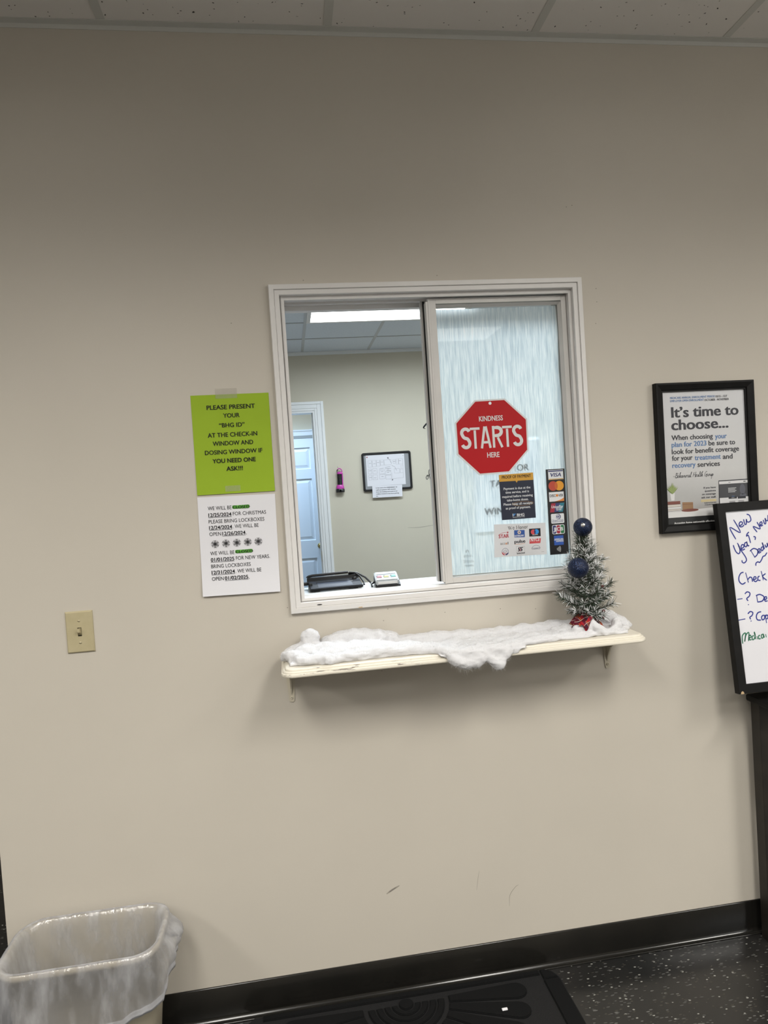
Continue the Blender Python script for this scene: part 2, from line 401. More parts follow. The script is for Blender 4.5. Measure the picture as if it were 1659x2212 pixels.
WB_BLUE = [
  [ (0.0536,0.4591),(0.0386,0.4963),(0.0712,0.4786),(0.0539,0.5192) ],
  [ (0.0681,0.4982),(0.0797,0.5025),(0.0819,0.5085),(0.0762,0.5111),(0.0708,0.5053),(0.0719,0.4967),(0.0802,0.4960),(0.0866,0.5011) ],
  [ (0.0872,0.5183),(0.0892,0.5034),(0.0939,0.5031),(0.0965,0.5177),(0.0975,0.5105),(0.1037,0.5085),(0.1111,0.5141),(0.1086,0.5282),(0.0992,0.5329) ],
  [ (0.1271,0.4754),(0.1161,0.4937),(0.1385,0.4850),(0.1303,0.5066) ],
  [ (0.1372,0.4953),(0.1465,0.4998),(0.1454,0.5061),(0.1395,0.5022),(0.1410,0.4935),(0.1494,0.4959) ],
  [ (0.1522,0.5118),(0.1552,0.4992),(0.1597,0.5020),(0.1589,0.5163),(0.1619,0.5086),(0.1679,0.5101),(0.1700,0.5254) ],
  [ (0.1127,0.4632),(0.1190,0.4606),(0.1166,0.4525) ],
  [ (0.0425,0.4425),(0.0480,0.4237),(0.0561,0.4149),(0.0621,0.4202),(0.0621,0.4349),(0.0571,0.4475) ],
  [ (0.0594,0.4397),(0.0666,0.4238),(0.0785,0.4030),(0.0797,0.3923),(0.0722,0.3858),(0.0659,0.3882),(0.0654,0.3943) ],
  [ (0.0673,0.4290),(0.0759,0.4332),(0.0774,0.4398),(0.0715,0.4409),(0.0676,0.4338),(0.0708,0.4250),(0.0798,0.4280) ],
  [ (0.0878,0.4476),(0.0814,0.4450),(0.0797,0.4372),(0.0840,0.4338),(0.0888,0.4405),(0.0881,0.4497),(0.0906,0.4363),(0.0952,0.4378) ],
  [ (0.1007,0.4442),(0.0965,0.4675),(0.0902,0.4658),(0.0932,0.4730),(0.0999,0.4780) ],
  [ (0.1092,0.4000),(0.0978,0.4223) ],
  [ (0.0951,0.4195),(0.1084,0.4267),(0.1210,0.4205),(0.1179,0.4076),(0.1074,0.3995) ],
  [ (0.1202,0.4145),(0.1288,0.4187),(0.1276,0.4249),(0.1225,0.4216),(0.1238,0.4117),(0.1324,0.4156) ],
  [ (0.1397,0.4301),(0.1338,0.4263),(0.1341,0.4180),(0.1399,0.4212),(0.1417,0.4300),(0.1394,0.4427),(0.1447,0.4218) ],
  [ (0.1476,0.4360),(0.1502,0.4275),(0.1555,0.4323),(0.1552,0.4400),(0.1579,0.4299) ],
  [ (0.1090,0.3740),(0.1104,0.3816),(0.1175,0.3853),(0.1226,0.3830),(0.1296,0.3898),(0.1363,0.4000),(0.1433,0.4022),(0.1513,0.4111) ],
  [ (0.0658,0.3578),(0.0565,0.3555),(0.0488,0.3446),(0.0483,0.3310),(0.0571,0.3224),(0.0683,0.3269) ],
  [ (0.0723,0.3563),(0.0778,0.3255) ],
  [ (0.0770,0.3346),(0.0842,0.3410),(0.0905,0.3387),(0.0916,0.3267) ],
  [ (0.0951,0.3328),(0.1041,0.3351),(0.1035,0.3407),(0.0980,0.3399),(0.0956,0.3316),(0.1015,0.3262),(0.1088,0.3305) ],
  [ (0.1170,0.3420),(0.1113,0.3388),(0.1108,0.3303),(0.1186,0.3288) ],
  [ (0.1244,0.3566),(0.1279,0.3283) ],
  [ (0.1379,0.3479),(0.1268,0.3396),(0.1392,0.3273) ],
  [ (0.0347,0.2783),(0.0520,0.2792) ],
  [ (0.0614,0.2926),(0.0698,0.2980),(0.0782,0.2936),(0.0753,0.2848),(0.0658,0.2780),(0.0695,0.2708) ],
  [ (0.0673,0.2595),(0.0706,0.2598) ],
  [ (0.0994,0.2857),(0.1000,0.2657) ],
  [ (0.0969,0.2841),(0.1105,0.2866),(0.1231,0.2782),(0.1162,0.2667),(0.0992,0.2645) ],
  [ (0.1225,0.2692),(0.1309,0.2721),(0.1304,0.2782),(0.1247,0.2757),(0.1253,0.2653),(0.1334,0.2658) ],
  [ (0.0298,0.2162),(0.0531,0.2180) ],
  [ (0.0633,0.2321),(0.0717,0.2383),(0.0799,0.2345),(0.0760,0.2259),(0.0685,0.2214),(0.0706,0.2152) ],
  [ (0.0692,0.2096),(0.0729,0.2102) ],
  [ (0.1078,0.2348),(0.0969,0.2327),(0.0903,0.2231),(0.0921,0.2120),(0.1038,0.2098) ],
  [ (0.1124,0.2241),(0.1069,0.2185),(0.1085,0.2103),(0.1155,0.2129),(0.1173,0.2212),(0.1124,0.2241) ],
  [ (0.1198,0.2249),(0.1210,0.1992) ],
  [ (0.1204,0.2197),(0.1256,0.2235),(0.1286,0.2160),(0.1219,0.2111) ],
]
WB_GREEN = [
  [ (0.0349,0.1454),(0.0367,0.1686),(0.0482,0.1759),(0.0422,0.1510),(0.0487,0.1698),(0.0591,0.1763),(0.0548,0.1513) ],
  [ (0.0569,0.1595),(0.0642,0.1624),(0.0630,0.1685),(0.0587,0.1659),(0.0586,0.1551),(0.0652,0.1551) ],
  [ (0.0746,0.1659),(0.0683,0.1635),(0.0684,0.1542),(0.0747,0.1569),(0.0787,0.1670),(0.0767,0.1768),(0.0790,0.1544) ],
  [ (0.0839,0.1635),(0.0849,0.1538) ],
  [ (0.0944,0.1655),(0.0894,0.1630),(0.0890,0.1552),(0.0957,0.1552) ],
  [ (0.1047,0.1676),(0.0990,0.1651),(0.0991,0.1561),(0.1048,0.1585),(0.1054,0.1681),(0.1078,0.1565) ],
  [ (0.1132,0.1668),(0.1145,0.1570) ],
]

# ================================================================== ROOM SHELL
XL, XR = -1.0125, 3.3          # the counter wall starts at an outside corner on the left
YB, YH = -5.6, 3.2             # rear of the waiting room, end of the side passage
WX0, WX1, WZ0, WZ1 = -0.1555, 0.7285, 1.178, 2.064     # rough opening of the hatch
YO = 4.37                      # rear wall of the office

def struct(o, label, cat):
    return tag(o, label, cat, kind='structure')

mb = MB()
mb.box(-4.2, XR, YB, 0, -0.05, 0)
mb.box(-4.2, XR, 0, YH, -0.05, 0)
struct(mb.build('floor', M_floor), 'black floor flecked with white and grey chips', 'floor')
mb = MB().box(XL + 0.12, XR, 0.121, YO + 1.4, -0.004, 0.001)
struct(mb.build('floor_office', mat('office_carpet', (0.09, 0.09, 0.10), 0.9)), 'grey floor of the office behind the hatch', 'floor')

mb = MB()     # wall with the hatch cut out
mb.box(XL, WX0, 0, 0.12, 0, CEIL)
mb.box(WX1, XR, 0, 0.12, 0, CEIL)
mb.box(WX0, WX1, 0, 0.12, 0, WZ0)
mb.box(WX0, WX1, 0, 0.12, WZ1, CEIL)
wall_front = struct(mb.build('wall_front', M_wall), 'beige painted wall around the reception hatch', 'wall')
# marks on the paint
M_scuff = mat('scuff_grey', (0.22, 0.20, 0.19), 0.8, alpha=0.55)
M_scuff2 = mat('scuff_faint', (0.33, 0.30, 0.25), 0.8, alpha=0.5)
def wall_mark(pts, w, m, taper=True):
    q = MB().stroke(pts, w, -0.0006, taper=taper); q.build('scuff_mark', m, wall_front)
wall_mark([(0.0398, 0.2958), (0.0580, 0.3060), (0.0800, 0.3155)], 0.0060, M_scuff2)
MB().stroke([(0.0470, 0.2998), (0.0580, 0.3058), (0.0700, 0.3118)], 0.0028, -0.0008, taper=True).build('scuff_mark', M_scuff, wall_front)
wall_mark([(0.4120, 0.2020), (0.4150, 0.2350), (0.4330, 0.2580), (0.4450, 0.2640)], 0.0016, M_scuff2)
wall_mark([(0.3130, 0.2660), (0.3190, 0.3000), (0.3250, 0.3260)], 0.0011, M_scuff2)
for (x, z) in [(-0.29, 1.985), (0.80, 2.015), (0.80, 2.055), (0.793, 1.95), (0.10, 1.14), (0.27, 1.115), (0.55, 1.10), (0.31, 2.105), (0.72, 2.30), (0.738, 2.305), (-0.08, 2.10), (-0.19, 1.17), (0.07, 0.96), (0.44, 1.11), (0.085, 1.107)]:
    MB().disc(x, z, 0.0019, -0.0006, n=8, rz=0.0013).build('scuff_mark', M_scuff2, wall_front)

mb = MB()
mb.box(XL, XL + 0.12, 0.12, YO + 1.4, 0, CEIL)
struct(mb.build('wall_left', M_wall), 'beige wall along the side passage', 'wall')
mb = MB()
mb.box(-4.2, -4.1, YB, YH, 0, CEIL); mb.box(-4.2, XL, YH, YH + 0.1, 0, CEIL)
struct(mb.build('wall_passage', M_wall), 'beige wall of the side passage', 'wall')
mb = MB(); mb.box(XR, XR + 0.1, YB, -4.4, 0, CEIL).box(XR, XR + 0.1, -1.9, YO + 1.4, 0, CEIL).box(XR, XR + 0.1, -4.4, -1.9, 0, 0.85).box(XR, XR + 0.1, -4.4, -1.9, 2.35, CEIL)
struct(mb.build('wall_right', M_wall), 'beige wall on the right of the waiting room', 'wall')
w2 = thing('fill_window', 'added unseen window in the right wall giving fill light', 'window', (XR, -3.15, 0.85), kind='structure')  # window added out of view, its pane glows to lift the upper wall
mb = MB()
for y in (-1.25, -0.025, 1.20): mb.box(0.02, 0.08, y, y + 0.05, 0, 1.5)
mb.box(0.02, 0.08, -1.25, 1.25, 0, 0.05).box(0.02, 0.08, -1.25, 1.25, 1.45, 1.5); mb.build('frame', M_trimw, w2)
MB().box(0.045, 0.055, -1.22, 1.22, 0.03, 1.47).build('glowing_pane', mat('fill_pane', (0.8, 0.8, 0.8), 0.5, emit=((0.93, 0.97, 1.0), SIDE_FILL)), w2)
struct(MB().box(-4.2, XR, YB - 0.1, YB, 0, CEIL).build('wall_rear', M_wall), 'beige wall behind the viewer', 'wall')

# office rear wall with a door opening
DX0, DX1, DZ = -0.74, 0.131, 2.262
mb = MB()
mb.box(XL + 0.12, DX0, YO, YO + 0.12, 0, CEIL); mb.box(DX1, XR, YO, YO + 0.12, 0, CEIL); mb.box(DX0, DX1, YO, YO + 0.12, DZ, CEIL)
wall_back = struct(mb.build('wall_back', M_wall_office), 'cream rear wall of the office with a door opening', 'wall')
struct(MB().box(XL + 0.12, XR, YO + 1.25, YO + 1.4, 0, CEIL).build('wall_corridor', M_wall_office), 'cream corridor wall behind the office', 'wall')
# the baseboard and ceilings
mb = MB()
prof = [(-0.0005, 0.1016), (-0.004, 0.1016), (-0.0055, 0.0995), (-0.0055, 0.0165)] + [(-0.0185 + 0.013 * cos(radians(a)), 0.0165 - 0.013 * sin(radians(a))) for a in range(10, 90, 10)] + [(-0.0190, 0.0030), (-0.0198, 0.0018), (-0.0195, 0.0005), (-0.0005, 0.0005)]
x0, x1 = XL, XR
vs = [(x0, p[0], p[1]) for p in prof] + [(x1, p[0], p[1]) for p in prof]; n = len(prof)
mb.add(vs, [(i, (i + 1) % n, (i + 1) % n + n, i + n) for i in range(n)], 0, True)
mb.add(vs, [tuple(range(n - 1, -1, -1)), tuple(range(n, 2 * n))])
struct(mb.build('baseboard_front', M_base), 'black vinyl cove base along the hatch wall', 'baseboard')

def ceiling(name, x0, x1, y0, y1, label, mt):
    return struct(MB().box(x0, x1, y0, y1, CEIL, CEIL + 0.03).build(name, mt), label, 'ceiling')
ceiling('ceiling', -4.2, XR, YB, 0.0, 'speckled acoustic tile ceiling of the waiting room', M_tile)
ceiling('ceiling_passage', -4.2, XL, 0.0, YH, 'acoustic tile ceiling of the side passage', M_tile)
ceiling('ceiling_office', XL, XR, 0.12, YO + 1.4, 'acoustic tile ceiling of the office', noisy('blue_lit_tile', (0.66, 0.72, 0.78), (0.70, 0.76, 0.82), 60, 0.9, 0.3, 120, spec=0.1))  # bluish office light is put into this tile colour
TX = [-0.5745 + 0.6096 * k for k in range(-5, 7)]
mb = MB()
for x in TX: mb.box(x - 0.012, x + 0.012, YB, -0.022, CEIL - 0.0012, CEIL + 0.001)
for k in range(1, 5):
    y = -1.29 * k + 0.01; mb.box(-4.1, XR, y - 0.012, y + 0.012, CEIL - 0.0014, CEIL + 0.001)
struct(mb.build('trim_1', M_tee), 'grey metal grid of the waiting room ceiling', 'ceiling grid')
mb = MB().box(XL, XR, -0.023, -0.0003, CEIL - 0.002, CEIL - 0.0004).box(XL, XR, -0.0018, -0.0003, CEIL - 0.014, CEIL - 0.002)
struct(mb.build('trim_2', M_tee), 'grey wall angle where ceiling meets hatch wall', 'ceiling grid')
mb = MB()
for k in range(-2, 6):
    x = 0.0545 + 0.6096 * k
    if x > XL + 0.15: mb.box(x - 0.012, x + 0.012, 0.13, YO - 0.02, CEIL - 0.0016, CEIL + 0.001)
for y in (3.84, 3.30, 2.69, 2.08, 1.47, 0.86): mb.box(XL + 0.12, XR, y - 0.012, y + 0.012, CEIL - 0.0014, CEIL + 0.001)
struct(mb.build('trim_3', mat('office_tee', (0.50, 0.53, 0.55), 0.5)), 'metal grid of the office ceiling', 'ceiling grid')
struct(MB().box(XL + 0.12, XR, YO - 0.024, YO, CEIL - 0.004, CEIL - 0.001).box(XL + 0.12, XR, YO - 0.004, YO, CEIL - 0.030, CEIL - 0.004).build('trim_4', M_white), 'white wall angle along the office rear wall', 'ceiling grid')
# the dark tile joints of the office ceiling
mb = MB()
for y in (3.825, 3.285): mb.box(XL + 0.12, XR, y - 0.0035, y + 0.001, CEIL - 0.0012, CEIL - 0.0004)
struct(mb.build('trim_5', mat('tile_joint', (0.03, 0.03, 0.03), 0.9)), 'dark joints between the office ceiling tiles', 'ceiling grid')

# casing of the office door opening
mb = MB()
for (o_, t, yy) in [(0.083, 0.058, 0.020), (0.058, 0.022, 0.014), (0.022, 0.0, 0.010)]:
    mb.box(DX1 + t, DX1 + o_, YO - yy, YO, 0, DZ + o_, bev=0.002)
    mb.box(DX0 - o_, DX1 + t, YO - yy, YO, DZ + t, DZ + o_, bev=0.002)
    mb.box(DX0 - o_, DX0 - t, YO - yy, YO, 0, DZ + o_, bev=0.002)
mb.box(DX1 - 0.018, DX1, YO - 0.004, YO + 0.124, 0, DZ); mb.box(DX0 + 0.018, DX1 - 0.018, YO - 0.004, YO + 0.124, DZ - 0.018, DZ); mb.box(DX0, DX0 + 0.018, YO - 0.004, YO + 0.124, 0, DZ)
mb.box(DX1 - 0.030, DX1 - 0.018, YO + 0.05, YO + 0.09, 0, DZ - 0.018)
dc = struct(mb.build('trim_6', M_white), 'white moulded casing of the office doorway', 'door casing')
MB().box(DX1 - 0.0185, DX1 - 0.0165, YO + 0.005, YO + 0.045, 0.86, 0.96).build('hinge', M_brass, dc)

# far door across the corridor
YD = YO + 1.25
dr = thing('door_1', 'white six-panel door with brass knob seen through the hatch', 'door', (0.20, YD, 0.0), kind='structure')
M_door = mat('door_paint', (0.74, 0.78, 0.82), 0.4)
mb = MB()
DW, DH = 0.84, 2.11
rows = [(0.10, 0.795), (0.99, 1.67), (1.7755, 2.012)]; cols = [(-0.395, -0.092), (-0.788, -0.485)]
# stiles and rails around the sunken panels
zs = sorted([0.01, DH] + [z for r in rows for z in r]); xs = sorted([-DW, 0.0] + [x for c in cols for x in c])
for i in range(len(xs) - 1):
    for j in range(len(zs) - 1):
        cx, cz = (xs[i] + xs[i + 1]) / 2, (zs[j] + zs[j + 1]) / 2
        if any(c[0] < cx < c[1] for c in cols) and any(r[0] < cz < r[1] for r in rows): continue
        mb.box(xs[i], xs[i + 1], -0.045, -0.005, zs[j], zs[j + 1])
for c in cols:
    for r in rows:
        a0, a1, b0, b1 = c[0], c[1], r[0], r[1]
        def ring(e, y): return [(a0 + e, y, b0 + e), (a1 - e, y, b0 + e), (a1 - e, y, b1 - e), (a0 + e, y, b1 - e)]
        R = [ring(0, -0.045), ring(0.004, -0.031), ring(0.014, -0.031), ring(0.045, -0.040)]
        for q in range(3):
            v = R[q] + R[q + 1]
            mb.add(v, [(k, (k + 1) % 4, (k + 1) % 4 + 4, k + 4) for k in range(4)])
        mb.add(R[3], [(0, 1, 2, 3)])
        mb.box(a0, a1, -0.03, -0.01, b0, b1)
mb.build('door_leaf', M_door, dr)
kb = MB().lathe([(0.0, -0.095), (0.018, -0.094), (0.027, -0.083), (0.028, -0.072), (0.02, -0.062), (0.011, -0.056), (0.011, -0.052), (0.030, -0.050), (0.030, -0.045)], (-0.050, 0, 0.925), axis='y')
kb.build('door_knob', M_brass, dr)
mb = MB().box(-DW - 0.10, 0.10, -0.018, 0, DH + 0.035, DH + 0.10, bev=0.003).box(-DW - 0.10, 0.10, -0.024, -0.018, DH + 0.085, DH + 0.10).box(0.01, 0.09, -0.018, 0, 0, DH + 0.035, bev=0.003).box(-DW - 0.09, -DW - 0.01, -0.018, 0, 0, DH + 0.035, bev=0.003)
mb.build('door_casing', M_door, dr)
MB().box(-DW - 0.01, 0.01, -0.03, -0.0005, DH + 0.004, DH + 0.035).build('door_head', mat('door_head_grey', (0.30, 0.31, 0.30), 0.6), dr)

# ------------------------------------------------------------------ ceiling lights
M_lens = mat('lamp_lens', (0.9, 0.9, 0.9), 0.5, emit=((1.0, 0.97, 0.92), 2.2))
M_lens2 = mat('lamp_lens_cool', (0.9, 0.9, 0.9), 0.5, emit=((0.93, 0.98, 1.0), 6.0))
M_lampf = mat('lamp_frame', (0.75, 0.75, 0.74), 0.5)
def troffer(x, y, w, d, power, colr, spread, lens, label, group=None):
    t = thing('ceiling_light', label, 'light', (x, y, CEIL), group=group)
    mb = MB(); e = 0.03; z0, z1 = -0.0085, -0.0015
    mb.box(-w / 2, w / 2, -d / 2, -d / 2 + e, z0, z1).box(-w / 2, w / 2, d / 2 - e, d / 2, z0, z1).box(-w / 2, -w / 2 + e, -d / 2 + e, d / 2 - e, z0, z1).box(w / 2 - e, w / 2, -d / 2 + e, d / 2 - e, z0, z1)
    mb.build('frame', M_lampf, t)
    MB().box(-w / 2 + e, w / 2 - e, -d / 2 + e, d / 2 - e, -0.006, -0.002).build('diffuser', lens, t)
    ld = bpy.data.lights.new('tube_light', 'AREA'); ld.shape = 'RECTANGLE'; ld.size = w - 2 * e; ld.size_y = d - 2 * e
    ld.energy = power; ld.color = colr; ld.spread = spread
    lo = bpy.data.objects.new('tube_light', ld); COL.objects.link(lo); lo.parent = t; lo.location = (0, 0, -0.010)
    return t
for i, (x, y) in enumerate(FRONT_LAMPS):
    if i == 4: troffer(x, y + 0.23, 0.78, 0.56, FAR_W, WARM, FRONT_SPREAD, M_lens, 'square ceiling light at the back of the waiting room')
    else: troffer(x, y, 0.585, 1.195, FAR_W if y < -3 else FRONT_W, WARM, FRONT_SPREAD, M_lens, 'long recessed ceiling light of the waiting room', 'waiting room ceiling lights')
for (x, y) in FILL_LAMPS:  # weak fill panels added out of view for the top of the wall
    troffer(x, y, 0.585, 0.585, FILL_W, WARM, radians(165), mat('fill_lens', (0.8, 0.8, 0.78), 0.5, emit=((1.0, 0.97, 0.92), 0.25)), 'added unseen fill light brightening the upper hatch wall', 'added fill lights near the hatch wall')
for i, (x, y) in enumerate(OFFICE_LAMPS):
    troffer(x, y, 1.195, 0.585, OFFICE_W * (0.70 if i == 2 else 1.0), COOL, radians(118 if i == 2 else 172), M_lens2, 'bright recessed ceiling light seen through the open hatch' if i == 0 else 'recessed office ceiling light out of sight of the hatch', None if i == 0 else 'office ceiling lights')
troffer(-0.3, YO + 0.50, 1.15, 0.40, HALL_W, (0.42, 0.67, 1.0), radians(118), M_lens2, 'added blue ceiling panel standing in for corridor daylight')  # blue panel added in place of daylight reaching the corridor from elsewhere
troffer(-2.6, 1.6, 0.585, 1.195, 6.0, WARM, FRONT_SPREAD, M_lens, 'recessed ceiling light of the side passage')

# ================================================================== HATCH WINDOW
win = thing('window_1', 'white framed sliding reception hatch with rain-pattern glass', 'window', (0, 0, 0), kind='structure')
def frame(mb, x0, x1, z0, z1, w, y0, y1, mi=0, bev=0.0, sides='LRTB', wl=None, wr=None, wt=None, wb=None):
    wl, wr, wt, wb = wl or w, wr or w, wt or w, wb or w
    if 'L' in sides: mb.box(x0, x0 + wl, y0, y1, z0, z1, mi, bev)
    if 'R' in sides: mb.box(x1 - wr, x1, y0, y1, z0, z1, mi, bev)
    if 'T' in sides: mb.box(x0 + wl, x1 - wr, y0, y1, z1 - wt, z1, mi, bev)
    if 'B' in sides: mb.box(x0 + wl, x1 - wr, y0, y1, z0, z0 + wb, mi, bev)
def miter(mb, x0, x1, z0, z1, prof):
    """mitred frame: prof = [(inset, y)] from outside to inside"""
    P = []
    for (e, y) in prof: P.append([(x0 + e, y, z0 + e), (x1 - e, y, z0 + e), (x1 - e, y, z1 - e), (x0 + e, y, z1 - e)])
    for a, b in zip(P[:-1], P[1:]):
        mb.add(a + b, [(k, (k + 1) % 4, (k + 1) % 4 + 4, k + 4) for k in range(4)])
CX0, CX1, CZ0, CZ1 = -0.181, 0.750, 1.152, 2.087
mb = MB(); miter(mb, CX0, CX1, CZ0, CZ1, [(0, 0.0), (0.0, -0.012), (0.0015, -0.014), (0.0140, -0.0155), (0.0150, -0.0140), (0.0152, -0.0105), (0.0165, -0.0115), (0.0285, -0.0115), (0.0297, -0.0100), (0.0297, 0.016)])
mb.build('casing', M_trimw, win)
# small damage on the bottom casing: a slot and a chip
MB().prism([(-0.098 + 0.0075 * cos(t) * (1 if cos(t) > 0 else 1), 1.1725 + 0.0014 * sin(t)) for t in [2 * pi * k / 16 for k in range(16)]], -0.0128, -0.0110).build('weep_slot', M_gasket, win)
MB().prism([(0.013, 1.1535), (0.025, 1.1535), (0.024, 1.1560), (0.014, 1.1555)], -0.0160, -0.0135).build('paint_chip', mat('raw_wood', (0.50, 0.36, 0.20), 0.8), win)
# outer frame with its deep head track
FX0, FX1, FZ0, FZ1 = -0.1485, 0.7215, 1.184, 2.057
mb = MB()
mb.box(FX0, FX0 + 0.0095, 0.003, 0.105, FZ0, FZ1); mb.box(FX1 - 0.0105, FX1, 0.003, 0.105, FZ0, FZ1)
mb.box(FX0 + 0.0095, FX1 - 0.0105, 0.003, 0.014, FZ1 - 0.0115, FZ1)
mb.box(FX0 + 0.0095, FX1 - 0.0105, 0.014, 0.085, FZ1 - 0.006, FZ1)
mb.box(FX0 + 0.0095, FX1 - 0.0105, 0.048, 0.052, FZ1 - 0.012, FZ1 - 0.006)
mb.box(FX0 + 0.0095, FX1 - 0.0105, 0.085, 0.110, FZ1 - 0.020, FZ1)
mb.box(WX0, FX0, 0.0075, 0.105, WZ0, WZ1).box(FX1, WX1, 0.0075, 0.105, WZ0, WZ1).box(FX0, FX1, 0.0075, 0.105, FZ1, WZ1).box(FX0, FX1, 0.0075, 0.105, WZ0, FZ0)
mb.build('frame', M_trimw, win)
mb = MB(); P = [(0.003, FZ0), (0.003, 1.1915), (0.012, 1.1950), (0.020, 1.1950), (0.022, 1.1905), (0.044, 1.1905), (0.044, 1.1925), (0.048, 1.1925), (0.048, 1.1900), (0.072, 1.1895), (0.072, 1.1905), (0.118, 1.1885), (0.118, FZ0)]
vs = [(FX0 + 0.0095, p[0], p[1]) for p in P] + [(FX1 - 0.0105, p[0], p[1]) for p in P]; n = len(P)
mb.add(vs, [(i, (i + 1) % n, (i + 1) % n + n, i + n) for i in range(n)] + [tuple(range(n)), tuple(range(2 * n - 1, n - 1, -1))])
mb.build('sill', M_trimw, win)
# fixed right sash
SX0, SX1, SZ0, SZ1 = 0.2745, 0.7100, 1.1965, 2.0440
GX0, GX1, GZ0, GZ1 = 0.3055, 0.6945, 1.2125, 2.0260
mb = MB()
frame(mb, SX0 + 0.013, SX1, SZ0, SZ1, 0.0155, 0.020, 0.044, wl=0.018, wr=0.0155, wt=0.0155, wb=0.0155, bev=0.0008)
mb.box(SX0, SX0 + 0.006, 0.016, 0.044, SZ0 + 0.006, SZ1 - 0.010); mb.box(SX0 + 0.007, SX0 + 0.013, 0.018, 0.044, SZ0, SZ1)
# glazing bead, slanting towards the pane
for (e0, e1, y0, y1) in [(0.0, 0.006, 0.021, 0.034)]:
    a = [(GX0, 0.022, GZ0), (GX1, 0.022, GZ0), (GX1, 0.022, GZ1), (GX0, 0.022, GZ1)]; b = [(GX0 + 0.002, 0.0335, GZ0 + 0.001), (GX1 - 0.007, 0.0335, GZ0 + 0.001), (GX1 - 0.007, 0.0335, GZ1 - 0.007), (GX0 + 0.002, 0.0335, GZ1 - 0.007)]
    mb.add(a + b, [(k, (k + 1) % 4, (k + 1) % 4 + 4, k + 4) for k in range(4)])
sash = mb.build('fixed_sash', M_alu, win)
def glass_mat():
    m = bpy.data.materials.new('clear_glass'); m.use_nodes = True; nt = m.node_tree.nodes; ln = m.node_tree.links; nt.clear()
    o = nt.new('ShaderNodeOutputMaterial'); mx = nt.new('ShaderNodeMixShader'); tr = nt.new('ShaderNodeBsdfTransparent'); gl = nt.new('ShaderNodeBsdfGlossy')
    gl.inputs['Roughness'].default_value = 0.02; tr.inputs[0].default_value = (0.985, 0.995, 0.99, 1)
    lw = nt.new('ShaderNodeLayerWeight'); lw.inputs[0].default_value = 0.5; pw = nt.new('ShaderNodeMath'); pw.operation = 'POWER'; ln.new(lw.outputs['Facing'], pw.inputs[0]); pw.inputs[1].default_value = 4.0
    fr = nt.new('ShaderNodeMath'); fr.operation = 'MULTIPLY_ADD'; ln.new(pw.outputs[0], fr.inputs[0]); fr.inputs[1].default_value = 0.9; fr.inputs[2].default_value = 0.035
    ln.new(fr.outputs[0], mx.inputs[0]); ln.new(tr.outputs[0], mx.inputs[1]); ln.new(gl.outputs[0], mx.inputs[2]); ln.new(mx.outputs[0], o.inputs[0])
    return m
M_glass = glass_mat()
def film_mat():
    m = bpy.data.materials.new('rain_film'); m.use_nodes = True; nt = m.node_tree.nodes; ln = m.node_tree.links; nt.clear()
    o = nt.new('ShaderNodeOutputMaterial')
    wv = coord(nt, ln, (30, 1, 9)); n0 = N(nt, 'ShaderNodeTexNoise', Scale=1.0, Detail=2); ln.new(wv.outputs[0], n0.inputs['Vector'])
    g = nt.new('ShaderNodeNewGeometry'); ma = nt.new('ShaderNodeVectorMath'); ma.operation = 'MULTIPLY_ADD'
    ln.new(n0.outputs['Color'], ma.inputs[0]); ma.inputs[1].default_value = (0.006, 0, 0); ln.new(g.outputs['Position'], ma.inputs[2])
    mp = nt.new('ShaderNodeMapping'); mp.inputs['Scale'].default_value = (330, 1, 14); ln.new(ma.outputs[0], mp.inputs[0])
    n1 = N(nt, 'ShaderNodeTexNoise', Scale=1.0, Detail=3, Roughness=0.6); ln.new(mp.outputs[0], n1.inputs['Vector'])
    mp2 = nt.new('ShaderNodeMapping'); mp2.inputs['Scale'].default_value = (120, 1, 5); ln.new(ma.outputs[0], mp2.inputs[0])
    n2 = N(nt, 'ShaderNodeTexNoise', Scale=1.0, Detail=2); ln.new(mp2.outputs[0], n2.inputs['Vector'])
    av = nt.new('ShaderNodeMath'); av.operation = 'MULTIPLY_ADD'; ln.new(n2.outputs['Fac'], av.inputs[0]); av.inputs[1].default_value = 0.45; ln.new(n1.outputs['Fac'], av.inputs[2])
    r = ramp(nt, [(0.56, (0, 0, 0)), (0.86, (1, 1, 1))]); ln.new(av.outputs[0], r.inputs[0])
    cr = ramp(nt, [(0.0, (0.53, 0.61, 0.67)), (0.45, (0.72, 0.79, 0.83)), (1.0, (0.95, 0.97, 0.98))]); ln.new(r.outputs[0], cr.inputs[0])
    tl = nt.new('ShaderNodeBsdfTranslucent'); ln.new(cr.outputs[0], tl.inputs[0])
    df = nt.new('ShaderNodeBsdfDiffuse'); ln.new(cr.outputs[0], df.inputs[0])
    white = nt.new('ShaderNodeMixShader'); white.inputs[0].default_value = 0.22; ln.new(tl.outputs[0], white.inputs[1]); ln.new(df.outputs[0], white.inputs[2])
    rf = nt.new('ShaderNodeBsdfRefraction'); rf.inputs['Roughness'].default_value = 0.38; rf.inputs['IOR'].default_value = 1.15; rf.inputs[0].default_value = (0.95, 0.98, 1, 1)
    mx = nt.new('ShaderNodeMixShader'); mx.inputs[0].default_value = 0.70; ln.new(rf.outputs[0], mx.inputs[1]); ln.new(white.outputs[0], mx.inputs[2])
    ln.new(mx.outputs[0], o.inputs[0])
    return m
M_film = film_mat()
gp = MB().box(GX0 + 0.001, GX1 - 0.004, 0.0335, 0.0375, GZ0, GZ1 - 0.004).build('glass_pane', M_glass, sash)
